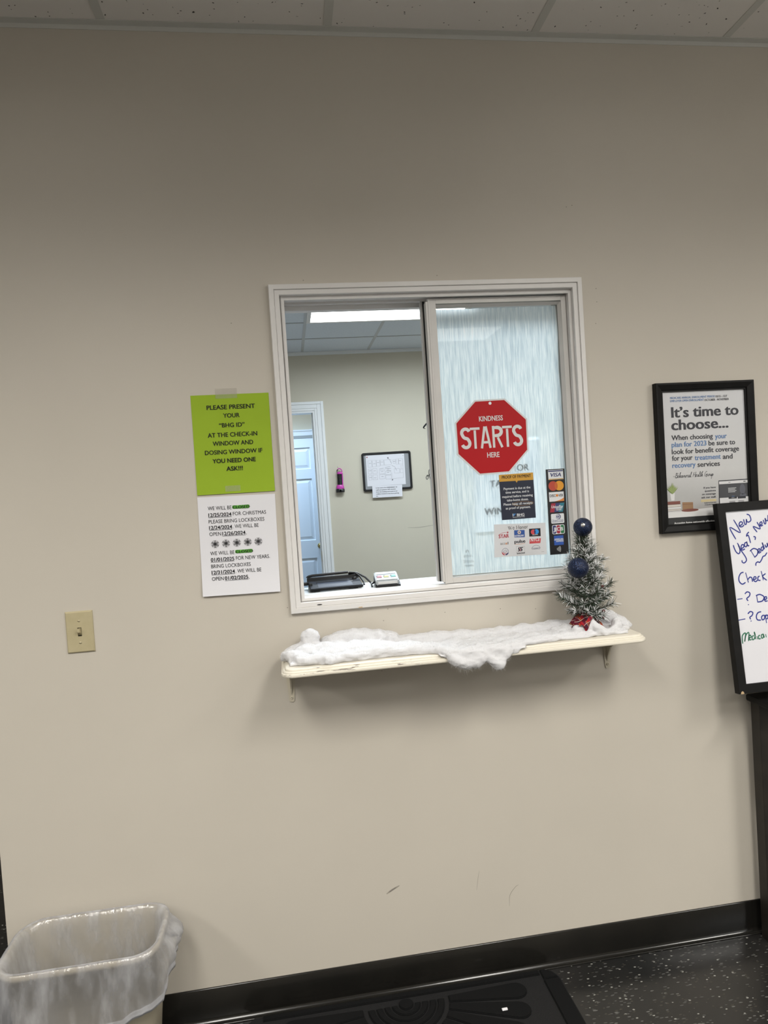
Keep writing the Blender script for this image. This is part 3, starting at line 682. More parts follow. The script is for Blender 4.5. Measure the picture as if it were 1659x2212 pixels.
# film with ragged trimmed edges, stuck behind the pane
top = [(GX0 + 0.003, GZ1 - 0.0085)]; 
for k in range(40):
    x = GX0 + 0.003 + (GX1 - 0.0135 - GX0) * (k + 1) / 40; top.append((x, GZ1 - 0.0115 + 0.002 * rnd.random() + 0.002 * (k / 40)))
right = [(GX1 - 0.0095 + 0.0022 * sin(k * 0.7) * rnd.random() + 0.0006 * k / 30, GZ1 - 0.02 - (GZ1 - GZ0 - 0.025) * k / 30) for k in range(31)]
bot = [(GX0 + 0.003 + (GX1 - 0.012 - GX0) * (1 - k / 20), GZ0 + 0.004 + 0.0015 * rnd.random()) for k in range(21)]
MB().flat(top + right + bot, 0.0385).build('frosted_film', M_film, sash)
# sliding sash, pushed back behind the fixed one
mb = MB(); BX0, BX1 = 0.2665, 0.7000
frame(mb, BX0, BX1, 1.200, 2.046, 0.016, 0.052, 0.074, wl=0.0055, bev=0.0006)
mb.box(BX0 + 0.0105, BX0 + 0.024, 0.048, 0.074, 1.200, 2.046)
ss = mb.build('sliding_sash', M_alu, win)
MB().box(BX0 + 0.0055, BX0 + 0.0105, 0.050, 0.066, 1.200, 2.044).build('weather_strip', M_gasket, ss)
MB().box(BX0 + 0.024, BX1 - 0.016, 0.061, 0.065, 1.216, 2.030).build('glass_pane', M_glass, ss)

# white counter on the office side
ct = thing('counter', 'white counter ledge under the open half of the hatch', 'counter', (0.28, 0.2, 1.187))
MB().box(-0.62, 0.62, -0.079, 0.070, -0.030, 0.0, bev=0.003).build('worktop', M_counter, ct)
for x in (-0.5, 0.0, 0.5): MB().box(x - 0.012, x + 0.012, -0.066, 0.05, -0.12, -0.030).build('support', M_white, ct)

# ================================================================== WALL PAPERS
M_green = noisy('lime_paper', (0.270, 0.400, 0.020), (0.285, 0.420, 0.024), 8, 0.7, spec=0.25)
M_tape = mat('clear_tape', (0.55, 0.52, 0.45), 0.2, alpha=0.16)
M_high = mat('green_highlight', (0.10, 0.40, 0.035), 0.7)
M_grey = mat('grey_print', (0.17, 0.17, 0.18), 0.7)
def sheet(name, w, h, m, parent, curl=0.0, n=14, y=0.0):
    """a sheet of paper; curl lifts its lower edge off the wall"""
    mb = MB(); vs = []
    for j in range(n + 1):
        z = h * j / n; t = 1 - j / n; yy = y - curl * max(0, (t - 0.55) / 0.45) ** 2
        for i in range(n + 1): vs.append((w * i / n, yy - 0.0004 * sin(pi * i / n) * (curl > 0), z))
    k = n + 1
    fr = [(j * k + i, j * k + i + 1, (j + 1) * k + i + 1, (j + 1) * k + i) for j in range(n) for i in range(n)]
    mb.add(vs, fr, 0, True)
    bk = [(v[0], v[1] + 0.0003, v[2]) for v in vs]; mb.add(bk, [f[::-1] for f in fr], 0, True)
    return mb.build(name, m, parent)
gn = thing('paper_notice', 'lime green paper notice asking for an ID, taped left of the hatch', 'notice', (-0.41763, -0.0012, 1.5078), (0, 0.0044, 0))
sheet('paper', 0.2159, 0.2794, M_green, gn, 0.0016)
mb = MB()
for (s, st, xl, xr, b, c) in GREEN: put_text(mb, s, xl, xr, b, c, -0.0011 if b > .1 else -0.0022, 0, bold=0.022)
mb.build('lettering', M_ink, gn)
MB().box(0.068, 0.128, -0.0007, -0.0005, 0.268, 0.296).build('tape', M_tape, gn)
MB().box(0.078, 0.120, -0.0021, -0.0019, 0.006, 0.022).build('tape', M_tape, gn)

wn = thing('paper_notice', 'white printed holiday closing notice taped below the green one', 'notice', (-0.42251, -0.0012, 1.22263), (0, 0.0147, 0))
sheet('paper', 0.2159, 0.2794, M_paper, wn, 0.007)
def curl_y(z, c=0.007, h=0.2794): return -c * max(0, ((1 - z / h) - 0.55) / 0.45) ** 2 - 0.0009
mb = MB(); hb = MB(); fl = MB()
for (s, st, xl, xr, b, c) in WHITE:
    y = curl_y(b)
    put_text(mb, s, xl, xr, b, c, y, 0, bold={'r': 0.0, 'u': 0.024, 'c': 0.02}[st])
    if st == 'u': mb.box(xl, xr, y - 0.0001, y, b - 0.0024, b - 0.0014)
    if st == 'c':
        hb.stroke([(xl - 0.001, b + 0.005), (xl + 0.02, b + 0.0047), (xr, b + 0.0055)], 0.010, y + 0.0003, 0)
        hb.stroke([(xl - 0.001, b + 0.0075), (xr - 0.004, b + 0.0078)], 0.005, y + 0.0002, 0)
        mb.stroke([(xl - 0.002, b + 0.0045), (xl + 0.02, b + 0.0042), (xr + 0.002, b + 0.0048)], 0.0012, y - 0.0001, 0)
for (x, z) in [(0.0417, 0.1458), (0.0717, 0.146), (0.1018, 0.1461), (0.1321, 0.1463), (0.1619, 0.1462)]:
    for k in range(6):
        a = pi / 6 + pi * k / 3; d = Vector((cos(a), sin(a))); p = Vector((-d.y, d.x)); c = Vector((x, z)); R = 0.0112
        fl.stroke([c, c + d * R], 0.0022, -0.0012, 0)
        for q in (0.62, 0.95):
            fl.stroke([c + d * R * (q - .3) , c + d * R * q + p * 0.0040], 0.0018, -0.0012, 0); fl.stroke([c + d * R * (q - .3), c + d * R * q - p * 0.0040], 0.0018, -0.0012, 0)
    fl.disc(x, z, 0.0045, -0.0012, 0, 12)
mb.build('lettering', M_ink, wn); hb.build('highlighter_mark', M_high, wn); fl.build('snowflake_print', M_grey, wn)

# ================================================================== LIGHT SWITCH
sw = thing('light_switch', 'ivory toggle light switch on the wall at left', 'switch', (-0.7584, 0, 1.1543))
M_ivory = noisy('ivory_plastic', (0.42, 0.365, 0.225), (0.45, 0.395, 0.25), 40, 0.32)
mb = MB(); a, b = 0.0362, 0.0574
def rect4(e, y): return [(-a + e, y, -b + e), (a - e, y, -b + e), (a - e, y, b - e), (-a + e, y, b - e)]
R = [rect4(0, 0.0), rect4(0.0006, -0.0030), rect4(0.0036, -0.0056)]
for q in range(2): mb.add(R[q] + R[q + 1], [(k, (k + 1) % 4, (k + 1) % 4 + 4, k + 4) for k in range(4)])
# front face around the toggle slot
hx, hz = 0.0052, 0.0122; f4 = R[2]; s4 = [(-hx, -0.0056, -hz), (hx, -0.0056, -hz), (hx, -0.0056, hz), (-hx, -0.0056, hz)]
mb.add(f4 + s4, [(k, (k + 1) % 4, (k + 1) % 4 + 4, k + 4) for k in range(4)])
s5 = [(p[0], -0.0005, p[2]) for p in s4]; mb.add(s4 + s5, [(k, (k + 1) % 4, (k + 1) % 4 + 4, k + 4) for k in range(4)])
mb.build('cover_plate', M_ivory, sw)
MB().box(-hx, hx, -0.001, -0.0004, -hz, hz).build('slot', M_gasket, sw)
mb = MB(); q = bmesh.new(); bmesh.ops.create_cube(q, size=1)
for v in q.verts:
    f = 0.5 - v.co.y                                   # 0 at the wall, 1 at the tip
    v.co = Vector((v.co.x * (0.0090 - 0.0018 * f), -0.001 - 0.0165 * f, v.co.z * (0.0205 - 0.0115 * f) + 0.0050 * f))
bmesh.ops.bevel(q, geom=list(q.edges), offset=0.0010, segments=2, affect='EDGES')
mb.bm(q); mb.build('toggle', M_ivory, sw)
for z in (0.0302, -0.0302):
    q = MB().lathe([(0, -0.0072), (0.0022, -0.0070), (0.0034, -0.0056)], (0, 0, z), 16, axis='y'); q.box(-0.0032, 0.0032, -0.0074, -0.0068, z - 0.0004, z + 0.0004, 1); q.build('screw', [M_ivory, M_brown], sw)

# ================================================================== FRAMED POSTER
ps = thing('framed_poster', 'black framed insurance enrolment poster right of the hatch', 'poster', (0.96175, 0, 1.2971), (0, 0.0065, 0))
PW, PH = 0.3290, 0.4614
mb = MB(); miter(mb, 0, PW, 0, PH, [(0, -0.0005), (0, -0.018), (0.0012, -0.0205), (0.0060, -0.0215), (0.0210, -0.0150), (0.0225, -0.0125), (0.0225, -0.0110), (0.0270, -0.0110), (0.0270, -0.006)])
mb.box(0.004, PW - 0.004, -0.005, -0.0005, 0.004, PH - 0.004)
mb.build('frame', M_blackwood, ps)
Yp = -0.0062
M_pbg = mat('poster_grey', (0.50, 0.50, 0.515), 0.35); nt, ln, b_ = nodes(M_pbg)
mp = coord(nt, ln, world=False); sx = nt.new('ShaderNodeSeparateXYZ'); ln.new(mp.outputs[0], sx.inputs[0])
nz = N(nt, 'ShaderNodeTexNoise', Scale=14.0, Detail=3); ln.new(mp.outputs[0], nz.inputs['Vector'])
ad = nt.new('ShaderNodeMath'); ad.operation = 'MULTIPLY_ADD'; ln.new(nz.outputs['Fac'], ad.inputs[0]); ad.inputs[1].default_value = 0.05; ln.new(sx.outputs[2], ad.inputs[2])
r = ramp(nt, [(0.07, (0.33, 0.315, 0.305)), (0.13, (0.38, 0.38, 0.375)), (0.22, (0.50, 0.50, 0.50)), (0.46, (0.56, 0.565, 0.585))]); ln.new(ad.outputs[0], r.inputs[0]); ln.new(r.outputs[0], b_.inputs['Base Color'])
pr = MB().box(0.0265, PW - 0.0265, Yp, -0.0052, 0.0235, PH - 0.0235).build('print', M_pbg, ps)
C = {'k': mat('print_black', (0.022, 0.022, 0.030), 0.5), 'B': mat('print_blue', (0.085, 0.18, 0.37), 0.5), 'w': mat('print_white', (0.72, 0.72, 0.72), 0.5)}
mb = MB()
for (s, st, xl, xr, b, c) in POSTER:
    mi = {'k': 0, 'K': 0, 'B': 1, 'w': 2}[st]
    put_text(mb, s, xl, xr, b, c, -0.0067 if st != 'w' else -0.0069, mi, bold=0.032 if st == 'K' else (0.024 if c > .01 else 0.022))
mb.build('lettering', [C['k'], C['B'], C['w']], pr)
# cursive signature
CUR = {'-': [(0, .35), (.8, .35)], 'B': [(.1, 0), (.45, 1.25), (.3, .9), (.9, 1.15), (.85, .75), (.4, .6), (.85, .5), (.75, 0), (.2, .05), (1, .1)], 'e': [(0, .1), (.35, .45), (.25, .6), (.1, .3), (.25, 0), (.6, .15)],
 'h': [(0, .1), (.45, 1.15), (.3, 1.2), (.15, 0), (.4, .55), (.5, .4), (.5, 0), (.7, .12)], 'a': [(.45, .5), (.15, .5), (.05, .15), (.3, .05), (.5, .5), (.5, 0), (.7, .12)], 'v': [(0, .4), (.15, .5), (.25, 0), (.5, .5), (.7, .45)],
 'i': [(0, .1), (.2, .5), (.2, 0), (.4, .12)], 'o': [(.3, .5), (.05, .3), (.2, 0), (.45, .25), (.3, .5), (.65, .45)], 'r': [(0, .3), (.15, .55), (.35, .45), (.35, 0), (.55, .12)], 'l': [(0, .1), (.45, 1.1), (.3, 1.2), (.15, .2), (.3, 0), (.5, .12)],
 'H': [(.1, 0), (.35, 1.2), (.3, .5), (.9, .65), (1.05, 1.25), (.85, 0), (1.1, .1)], 't': [(0, .1), (.35, 1.05), (.2, 0), (.45, .12)], 'G': [(.9, 1.0), (.6, 1.2), (.1, .5), (.3, 0), (.75, .4), (.5, .45), (.95, .45), (.7, -.2), (1, .1)],
 'u': [(0, .1), (.15, .5), (.2, .05), (.45, .1), (.55, .5), (.55, 0), (.75, .12)], 'p': [(0, .1), (.2, .5), (0, -.75), (.25, .4), (.5, .45), (.45, .05), (.2, .1), (.8, .3)]}
def cursive(mb, s, x0, x1, z, h, w, y, mi=0, rise=0.0):
    adv = []; x = 0
    for ch in s:
        if ch == ' ': x += .5; continue
        pts = CUR[ch]; adv.append([(p[0] + x + p[1] * .25, p[1]) for p in pts]); x += max(p[0] for p in pts) * 0.92
    k = (x1 - x0) / x
    for pts in adv: mb.stroke([(x0 + p[0] * k, z + p[1] * h + rise * (x0 + p[0] * k - x0)) for p in pts], w, y, mi)
mb = MB(); cursive(mb, '-Behavioral Health Group', 0.0505, 0.1870, 0.1695, 0.0125, 0.0010, -0.0067); mb.build('signature', C['k'], pr)
# printed picture at the foot of the poster
Mc = lambda n, c: mat('print_' + n, c, 0.5)
mb = MB(); ya = -0.0064
mb.flat([(0.0265, 0.047), (0.3025, 0.047), (0.3025, 0.070), (0.20, 0.072), (0.0265, 0.0645)], ya, 0)
for k, (z0, z1, ci) in enumerate([(0.0880, 0.0975, 1), (0.0800, 0.0872, 2), (0.0735, 0.0795, 0), (0.0690, 0.0730, 2), (0.0620, 0.0685, 0)]): mb.flat([(0.0265, z0), (0.0715 + 0.001 * (k % 3), z0), (0.0715 + 0.001 * (k % 3), z1), (0.0265, z1)], ya - 0.0002, ci)
for z in (0.0875, 0.0797, 0.0732, 0.0687, 0.0655): mb.flat([(0.0265, z), (0.072, z), (0.072, z + 0.0008), (0.0265, z + 0.0008)], ya - 0.0003, 3)
mb.flat([(0.0783, 0.0678), (0.114, 0.0678), (0.114, 0.0915), (0.0783, 0.0930)], ya - 0.0002, 4); mb.flat([(0.0783, 0.086), (0.114, 0.085), (0.114, 0.0860), (0.0783, 0.0870)], ya - 0.0003, 1)
mb.disc(0.103, 0.0670, 0.029, ya - 0.0003, 1, 20, 0.0045); mb.disc(0.095, 0.0720, 0.014, ya - 0.0004, 4, 16, 0.0055, 0, pi)
mb.flat([(0.0420, 0.1000), (0.0525, 0.1000), (0.0545, 0.1230), (0.0390, 0.1230)], ya - 0.0002, 5)
for k in range(13):
    a = radians(35 + 9.2 * k); L = 0.026 + 0.010 * rnd.random(); c = Vector((0.0465, 0.1215)); d = Vector((cos(a) * 0.75, sin(a)))
    e = c + d * L; p = Vector((-d.y, d.x)) * 0.0022
    q = [c - p, c + d * L * .5 - p, e, c + d * L * .5 + p, c + p]; q = [(max(0.0268, v.x), v.y) for v in q]
    mb.flat(q, ya - 0.0003 - 0.00001 * k, 6 + k % 2)
mb.flat([(0.1411, 0.0896), (0.1929, 0.0896), (0.1929, 0.0970), (0.1411, 0.0970)], ya - 0.0002, 8)
mb.stroke([(0.112, 0.049), (0.125, 0.0575), (0.150, 0.0605), (0.185, 0.0625)], 0.0014, ya - 0.0003, 5)
mb.build('picture', [Mc('table', (0.60, 0.60, 0.60)), Mc('book_red', (0.17, 0.055, 0.04)), Mc('book_pale', (0.55, 0.52, 0.47)), Mc('line', (0.08, 0.05, 0.04)), Mc('box', (0.26, 0.15, 0.075)), Mc('pot', (0.60, 0.60, 0.60)), Mc('leaf', (0.16, 0.22, 0.06)), Mc('leaf_pale', (0.30, 0.36, 0.14)), Mc('yellow', (0.50, 0.42, 0.24))], pr)
mb = MB()
mb.flat([(0.2015, 0.078), (0.3025, 0.078), (0.3025, 0.1535), (0.2030, 0.1535)], ya - 0.0004, 0)
mb.flat([(0.2045, 0.079), (0.3025, 0.079), (0.3025, 0.1505), (0.2045, 0.1505)], ya - 0.0005, 1)
mb.flat([(0.2045, 0.0985), (0.3025, 0.0985), (0.3025, 0.1415), (0.2045, 0.1415)], ya - 0.0006, 2)
mb.flat([(0.2346, 0.0940), (0.2629, 0.0940), (0.2629, 0.1005), (0.2346, 0.1005)], ya - 0.0007, 0); mb.flat([(0.2658, 0.0930), (0.2933, 0.0930), (0.2933, 0.1000), (0.2658, 0.1000)], ya - 0.0007, 0)
mb.disc(0.2830, 0.1220, 0.0095, ya - 0.0007, 3, 20, 0.0165); mb.flat([(0.272, 0.1000), (0.297, 0.1000), (0.294, 0.1075), (0.275, 0.1075)], ya - 0.0007, 3)
for k in range(4): mb.flat([(0.2340, 0.1265 - 0.004 * k), (0.2620 - 0.004 * (k % 2), 0.1265 - 0.004 * k), (0.2620 - 0.004 * (k % 2), 0.1285 - 0.004 * k), (0.2340, 0.1285 - 0.004 * k)], ya - 0.0008, 4)
for (x, w_) in [(0.2365, 0.020), (0.267, 0.020)]:
    for k in range(2): mb.flat([(x, 0.0855 - 0.0035 * k), (x + w_, 0.0855 - 0.0035 * k), (x + w_, 0.0868 - 0.0035 * k), (x, 0.0868 - 0.0035 * k)], ya - 0.0008, 2)
mb.flat([(0.287, 0.1450), (0.295, 0.1450), (0.295, 0.1475), (0.287, 0.1475)], ya - 0.0008, 0); mb.flat([(0.236, 0.1455), (0.243, 0.1455), (0.243, 0.1468), (0.236, 0.1468)], ya - 0.0008, 2)
mb.flat([(0.245, 0.1010), (0.255, 0.1010), (0.255, 0.1022), (0.245, 0.1022)], ya - 0.0009, 5); mb.flat([(0.244, 0.0965), (0.254, 0.0965), (0.254, 0.0975), (0.244, 0.0975)], ya - 0.0009, 4)
mb.build('screen_picture', [Mc('navy_black', (0.012, 0.013, 0.02)), Mc('screen_white', (0.60, 0.60, 0.61)), Mc('charcoal', (0.045, 0.046, 0.052)), Mc('face', (0.085, 0.088, 0.11)), Mc('grey_white', (0.45, 0.46, 0.47)), C['B']], pr)
MB().flat([(0.0265, 0.0235), (0.3025, 0.0235), (0.3025, 0.0468), (0.0265, 0.0468)], ya - 0.0003).build('footer_band', Mc('band', (0.016, 0.017, 0.018)), pr)
MB().flat([(0.049, 0.0195 + .005), (0.110, 0.0195 + .005), (0.110, 0.0200 + .005), (0.049, 0.0200 + .005)], ya - 0.0005).build('footer_line', Mc('grey', (0.10, 0.10, 0.11)), pr)

# ================================================================== SIGN AND STICKERS ON THE PANE
YG = 0.0333
sg = thing('octagon_sign', 'red octagonal kindness sign on the frosted pane', 'sign', (0.4566, YG, 1.6280), (0, 0.0, 0))
def local(P, o=(0.4566, 1.6280)): return [(p[0] - o[0], p[1] - o[1]) for p in P]
OCT = local([(0.4089, 1.7405), (0.5033, 1.7413), (0.5704, 1.6763), (0.5690, 1.5805), (0.5045, 1.5155), (0.4101, 1.5140), (0.3445, 1.5797), (0.3436, 1.6755)])
M_swhite = mat('sign_white', (0.62, 0.62, 0.62), 0.35); M_sred = mat('sign_red', (0.40, 0.010, 0.014), 0.5, spec=0.2)
mb = MB().prism(OCT, -0.0030, -0.0004); mb.build('plate', M_swhite, sg)
MB().prism([(p[0] * 0.957, p[1] * 0.957) for p in OCT], -0.0034, -0.0029).build('red_face', M_sred, sg)
MB().disc(-0.0004, 0.1008, 0.0046, -0.0037).build('hole', mat('sign_hole', (0.72, 0.76, 0.80), 0.5), sg)
mb = MB(); yl = -0.0037
for (s, st, xl, xr, b, c) in SIGN:
    if st == 'w': put_text(mb, s, xl - 0.4566, xr - 0.4566, b - 1.6280, c, yl, 0, bold=0.022)
def hw(mb, ch, x, z, w, h, t):
    k = lambda P: [(x + p[0] * w, z + p[1] * h) for p in P]; a = t / w / 2; c = t / h / 2
    cnt = [0]
    def S(P, cv=True): cnt[0] += 1; mb.stroke(k(P), t, yl - 0.00004 * cnt[0], 0, curve=cv)
    if ch == 'S':
        U = [(.5 + (.5 - a) * cos(radians(v)), .745 + (.255 - c) * sin(radians(v))) for v in range(18, 216, 18)]
        Lw = [(.5 + (.5 - a) * cos(radians(v)), .262 + (.262 - c) * sin(radians(v))) for v in range(36, -174, -18)]
        S(U + [(.34, .535), (.66, .465)] + Lw)
    if ch == 'T': S([(0, 1 - c), (1, 1 - c)], 0); S([(.5, 1 - 2 * c), (.5, 0)], 0)
    if ch == 'A': S([(a * .9, 0), (.5 - a * .35, 1)], 0); S([(1 - a * .9, 0), (.5 + a * .35, 1)], 0); S([(.2, .27), (.8, .27)], 0)
    if ch == 'R': S([(a, 0), (a, 1)], 0); S([(a, 1 - c), (.5, 1 - c)] + [(.48 + (.52 - a) * cos(radians(v)), .735 + (.265 - c) * sin(radians(v))) for v in range(75, -90, -15)] + [(.5, .47 + c), (a, .47 + c)], 0); S([(.52, .46), (1 - a * .9, 0)], 0)
x0 = 0.3578 - 0.4566; tot = 0.5532 - 0.3578; ws = [.178, .165, .195, .19, .165, .178]; gaps = [-.016, -.004, .008, -.012, .002]
xx = x0; scale = tot / (sum(ws) + sum(gaps))
for i, ch in enumerate('STARTS'):
    hw(mb, ch, xx, 1.5945 - 1.6280, ws[i] * scale, 0.0655, 0.0098 if ch == 'S' else 0.0104); xx += (ws[i] + (gaps[i] if i < 5 else 0)) * scale
mb.build('lettering', M_swhite, sg)

stk = thing('sticker', 'navy and yellow proof of payment sticker below the red sign', 'sticker', (0.4709, YG, 1.3734))
o = (0.4709, 1.3734)
M_navy = mat('navy_print', (0.012, 0.017, 0.036), 0.4); M_gold = mat('yellow_print', (0.52, 0.28, 0.035), 0.4); M_wprint = mat('white_print', (0.62, 0.64, 0.66), 0.4)
mb = MB().prism(local([(0.4708, 1.5113), (0.5794, 1.5123), (0.5801, 1.3734), (0.4724, 1.3734)], o), -0.0007, -0.0004, 0)
mb.flat(local([(0.4708, 1.5113), (0.5794, 1.5123), (0.5795, 1.4897), (0.5293, 1.4900), (0.5258, 1.4840), (0.5223, 1.4900), (0.4711, 1.4904)], o), -0.0009, 1)
mb.build('backing', [M_navy, M_gold], stk)
mb = MB()
for (s, st, xl, xr, b, c) in PAY: put_text(mb, s, xl - o[0], xr - o[0], b - o[1], c, -0.0011, 1 if st == 'k' else 0, bold=0.016 if st == 'w' else 0.026)
mb.build('lettering', [M_wprint, M_ink], stk)
mb = MB(); mb.flat(local([(0.5067, 1.3905), (0.5085, 1.3905), (0.5085, 1.3825), (0.5067, 1.3825)], o), -0.0011, 1); mb.flat(local([(0.5090, 1.3905), (0.5190, 1.3900), (0.5150, 1.3880), (0.5120, 1.3840), (0.5090, 1.3825)], o), -0.0011, 0)
mb.build('logo', [mat('mid_blue', (0.06, 0.20, 0.45), 0.4), M_wprint], stk)
MB().stroke([(0.0705 + 0.0335 * cos(t), 0.0462 + 0.0062 * sin(t)) for t in [2 * pi * k / 24 for k in range(25)]], 0.0009, -0.0013).build('pen_ring', mat('brown_pen', (0.30, 0.17, 0.06), 0.6), stk)

hn = thing('sticker', 'pale sticker with nine debit network logos under the navy sticker', 'sticker', (0.4414, YG, 1.2586))
o = (0.4414, 1.2586)
M_card = mat('card_white', (0.58, 0.59, 0.61), 0.4)
MB().prism(local([(0.4466, 1.3620), (0.6097, 1.3557), (0.6084, 1.2586), (0.4414, 1.2618)], o), -0.0005, -0.0002).build('backing', M_card, hn)
K = dict(k=mat('logo_black', (0.014, 0.013, 0.02), 0.4), r=mat('logo_red', (0.40, 0.03, 0.05), 0.4), b=mat('logo_blue', (0.03, 0.085, 0.30), 0.4), c=mat('logo_cyan', (0.03, 0.25, 0.60), 0.4), p=mat('logo_coral', (0.52, 0.07, 0.08), 0.4), y=mat('logo_cream', (0.62, 0.50, 0.36), 0.4), w=M_wprint, o=mat('logo_orange', (0.58, 0.20, 0.04), 0.4), n=mat('logo_navy', (0.03, 0.035, 0.13), 0.4), g=mat('logo_grey', (0.16, 0.15, 0.15), 0.4), pi=mat('logo_pink', (0.55, 0.20, 0.26), 0.4))
def logo(fn, mats, parent): 
    mb = MB(); fn(mb); mb.build('logo', [K[m] for m in mats], parent)
TX_ = lambda mb, key, mi, bold=0.02, shear=0.0, y=-0.0009: [put_text(mb, s, xl - o[0], xr - o[0], b - o[1], c, y, mi, bold=bold, shear=shear) for (s, st, xl, xr, b, c) in (HONOR if o[0] < 0.5 else STRIP) if s == key]
Lc = lambda P: local(P, o)
def serif(mb, strokes, y, mi=0):
    for (pts, w) in strokes: mb.stroke(pts, w, y, mi, curve=len(pts) > 2)
def we_honor(mb):
    # bold serif heading drawn from strokes on a 0..1 cap grid
    x, z, h = 0.4895 - o[0], 0.1343 - 0.0 + 1.2086 - o[1], 0.0100; x0 = x; y = -0.0009; T, t = 0.0019, 0.0007
    def G(S, x, w): return [([(x + p[0] * w, z + p[1] * h) for p in q], ww) for (q, ww) in S]
    D = {'W': ([([(.08, 1), (.30, 0)], T), ([(.30, 0), (.50, 1)], t), ([(.42, 1), (.68, 0)], T), ([(.68, 0), (.90, 1)], t), ([(0, .97), (.2, .97)], t), ([(.34, .97), (.56, .97)], t), ([(.8, .97), (1, .97)], t)], .0140),
         'e': ([([(.12, .36), (.9, .36)], t), ([(.9, .36), (.75, .62), (.45, .67), (.15, .5), (.1, .3), (.25, .06), (.6, .0), (.92, .14)], .0013)], .0056),
         'H': ([([(.18, 0), (.18, 1)], T), ([(.82, 0), (.82, 1)], T), ([(.2, .5), (.8, .5)], t)] + [([(a, c), (b, c)], t) for (a, b) in ((0, .36), (.64, 1)) for c in (.02, .98)], .0108),
         'o': ([([(.5, .67), (.12, .5), (.12, .17), (.5, 0), (.88, .17), (.88, .5), (.5, .67)], .0014)], .0058),
         'n': ([([(.2, 0), (.2, .62)], .0016), ([(.2, .5), (.5, .67), (.78, .5)], .0010), ([(.78, .5), (.78, 0)], .0016), ([(0, .02), (.4, .02)], t), ([(.6, .02), (1, .02)], t), ([(0, .62), (.25, .62)], t)], .0066),
         'r': ([([(.3, 0), (.3, .62)], .0016), ([(.3, .45), (.55, .65), (.9, .58)], .0012), ([(0, .02), (.65, .02)], t), ([(0, .62), (.35, .62)], t)], .0050)}
    for ch in 'We Honor':
        if ch == ' ': x += 0.0040; continue
        S, w = D[ch]; serif(mb, G(S, x, w), y, 0); x += w + 0.0010
mb = MB(); we_honor(mb); mb.build('lettering', K['k'], hn)
ry = -0.0007
def L_star(mb):
    mb.stroke(Lc([(0.4594, 1.3300), (0.4711, 1.3343), (0.4848, 1.3352)]), 0.0010, -0.0009, 0, taper=True)
    c = Lc([(0.4876, 1.3346)])[0]; mb.flat([(c[0] + (0.0042 if k % 2 == 0 else 0.0017) * sin(pi * k / 5), c[1] + (0.0042 if k % 2 == 0 else 0.0017) * cos(pi * k / 5)) for k in range(10)], -0.0009, 0)
    TX_(mb, 'STAR', 0, 0.030)
    for (a, b) in (((0.4587, 1.3200), (0.4635, 1.3200)), ((0.4685, 1.3195), (0.4745, 1.3195)), ((0.4745, 1.3198), (0.4815, 1.3198)), ((0.4830, 1.3196), (0.4880, 1.3196))): mb.stroke(Lc([a, b]), 0.0008, -0.0009, 0, curve=False)
logo(L_star, 'r', hn)
def L_inter(mb):
    mb.flat(Lc([(0.5085, 1.3397), (0.5419, 1.3384), (0.5412, 1.3162), (0.5079, 1.3180)]), ry, 1); mb.flat(Lc([(0.5092, 1.3390), (0.5412, 1.3378), (0.5407, 1.3260), (0.5088, 1.3270)]), ry - .0001, 0)
    mb.flat(Lc([(0.5244 + (0.0062 if k % 2 == 0 else 0.0050) * sin(pi * k / 5), 1.3325 + (0.0062 if k % 2 == 0 else 0.0050) * cos(pi * k / 5)) for k in range(10)]), -0.0009, 2)
    mb.disc(*Lc([(0.5244, 1.3325)])[0], 0.0022, -0.0010, 0, 12); TX_(mb, 'INTERLINK', 3, 0.03)
logo(L_inter, 'bbyw', hn)
def L_maes(mb):
    mb.flat(Lc([(0.5561, 1.3407), (0.5925, 1.3402), (0.5921, 1.3157), (0.5556, 1.3169)]), ry, 0); a = Lc([(0.5690, 1.3302), (0.5791, 1.3303)])
    mb.disc(*a[0], 0.0077, -0.0009, 1); mb.disc(*a[1], 0.0077, -0.0010, 2); mb.disc((a[0][0] + a[1][0]) / 2, a[0][1], 0.0027, -0.0011, 3, 16, 0.0058); TX_(mb, 'maestro', 4, 0.02)
logo(L_maes, 'kpcnw', hn)
def L_accel(mb): TX_(mb, 'acc', 0, 0.0); TX_(mb, 'e', 1, 0.01); TX_(mb, 'l', 0, 0.0)
logo(L_accel, 'go', hn)
def L_pulse(mb): TX_(mb, 'pulse', 0, 0.03); mb.stroke(Lc([(0.5080, 1.2968), (0.5250, 1.2962), (0.5418, 1.2972)]), 0.0007, -0.0009, 1)
logo(L_pulse, 'ko', hn)
def L_nyce(mb): mb.flat(Lc([(0.5569, 1.3094), (0.5924, 1.3094), (0.5897, 1.2947), (0.5545, 1.2951)]), ry, 0); TX_(mb, 'NYCE', 1, 0.03, 0.25)
logo(L_nyce, 'pw', hn)
def L_cu(mb):
    c = Lc([(0.4766, 1.2765)])[0]
    for (a0, a1, r, w_, mi) in ((-0.3, 3.3, .0104, .0008, 0), (3.3, 4.5, .0098, .0028, 1), (4.75, 5.9, .0095, .0034, 0), (3.4, 5.5, .0062, .0016, 1)): mb.stroke([(c[0] + r * cos(a0 + (a1 - a0) * k / 12), c[1] + r * sin(a0 + (a1 - a0) * k / 12)) for k in range(13)], w_, -0.0009, mi)
    mb.stroke([(c[0] - .007, c[1] + .002), (c[0] - .002, c[1] + .003), (c[0] + .001, c[1] + .0065), (c[0] + .003, c[1] + .002), (c[0] + .008, c[1] + .002), (c[0] + .002, c[1] - .001), (c[0] - .005, c[1] - .0015), (c[0] - .007, c[1] + .002)], .0007, -0.0010, 0, curve=False)
logo(L_cu, 'nr', hn)
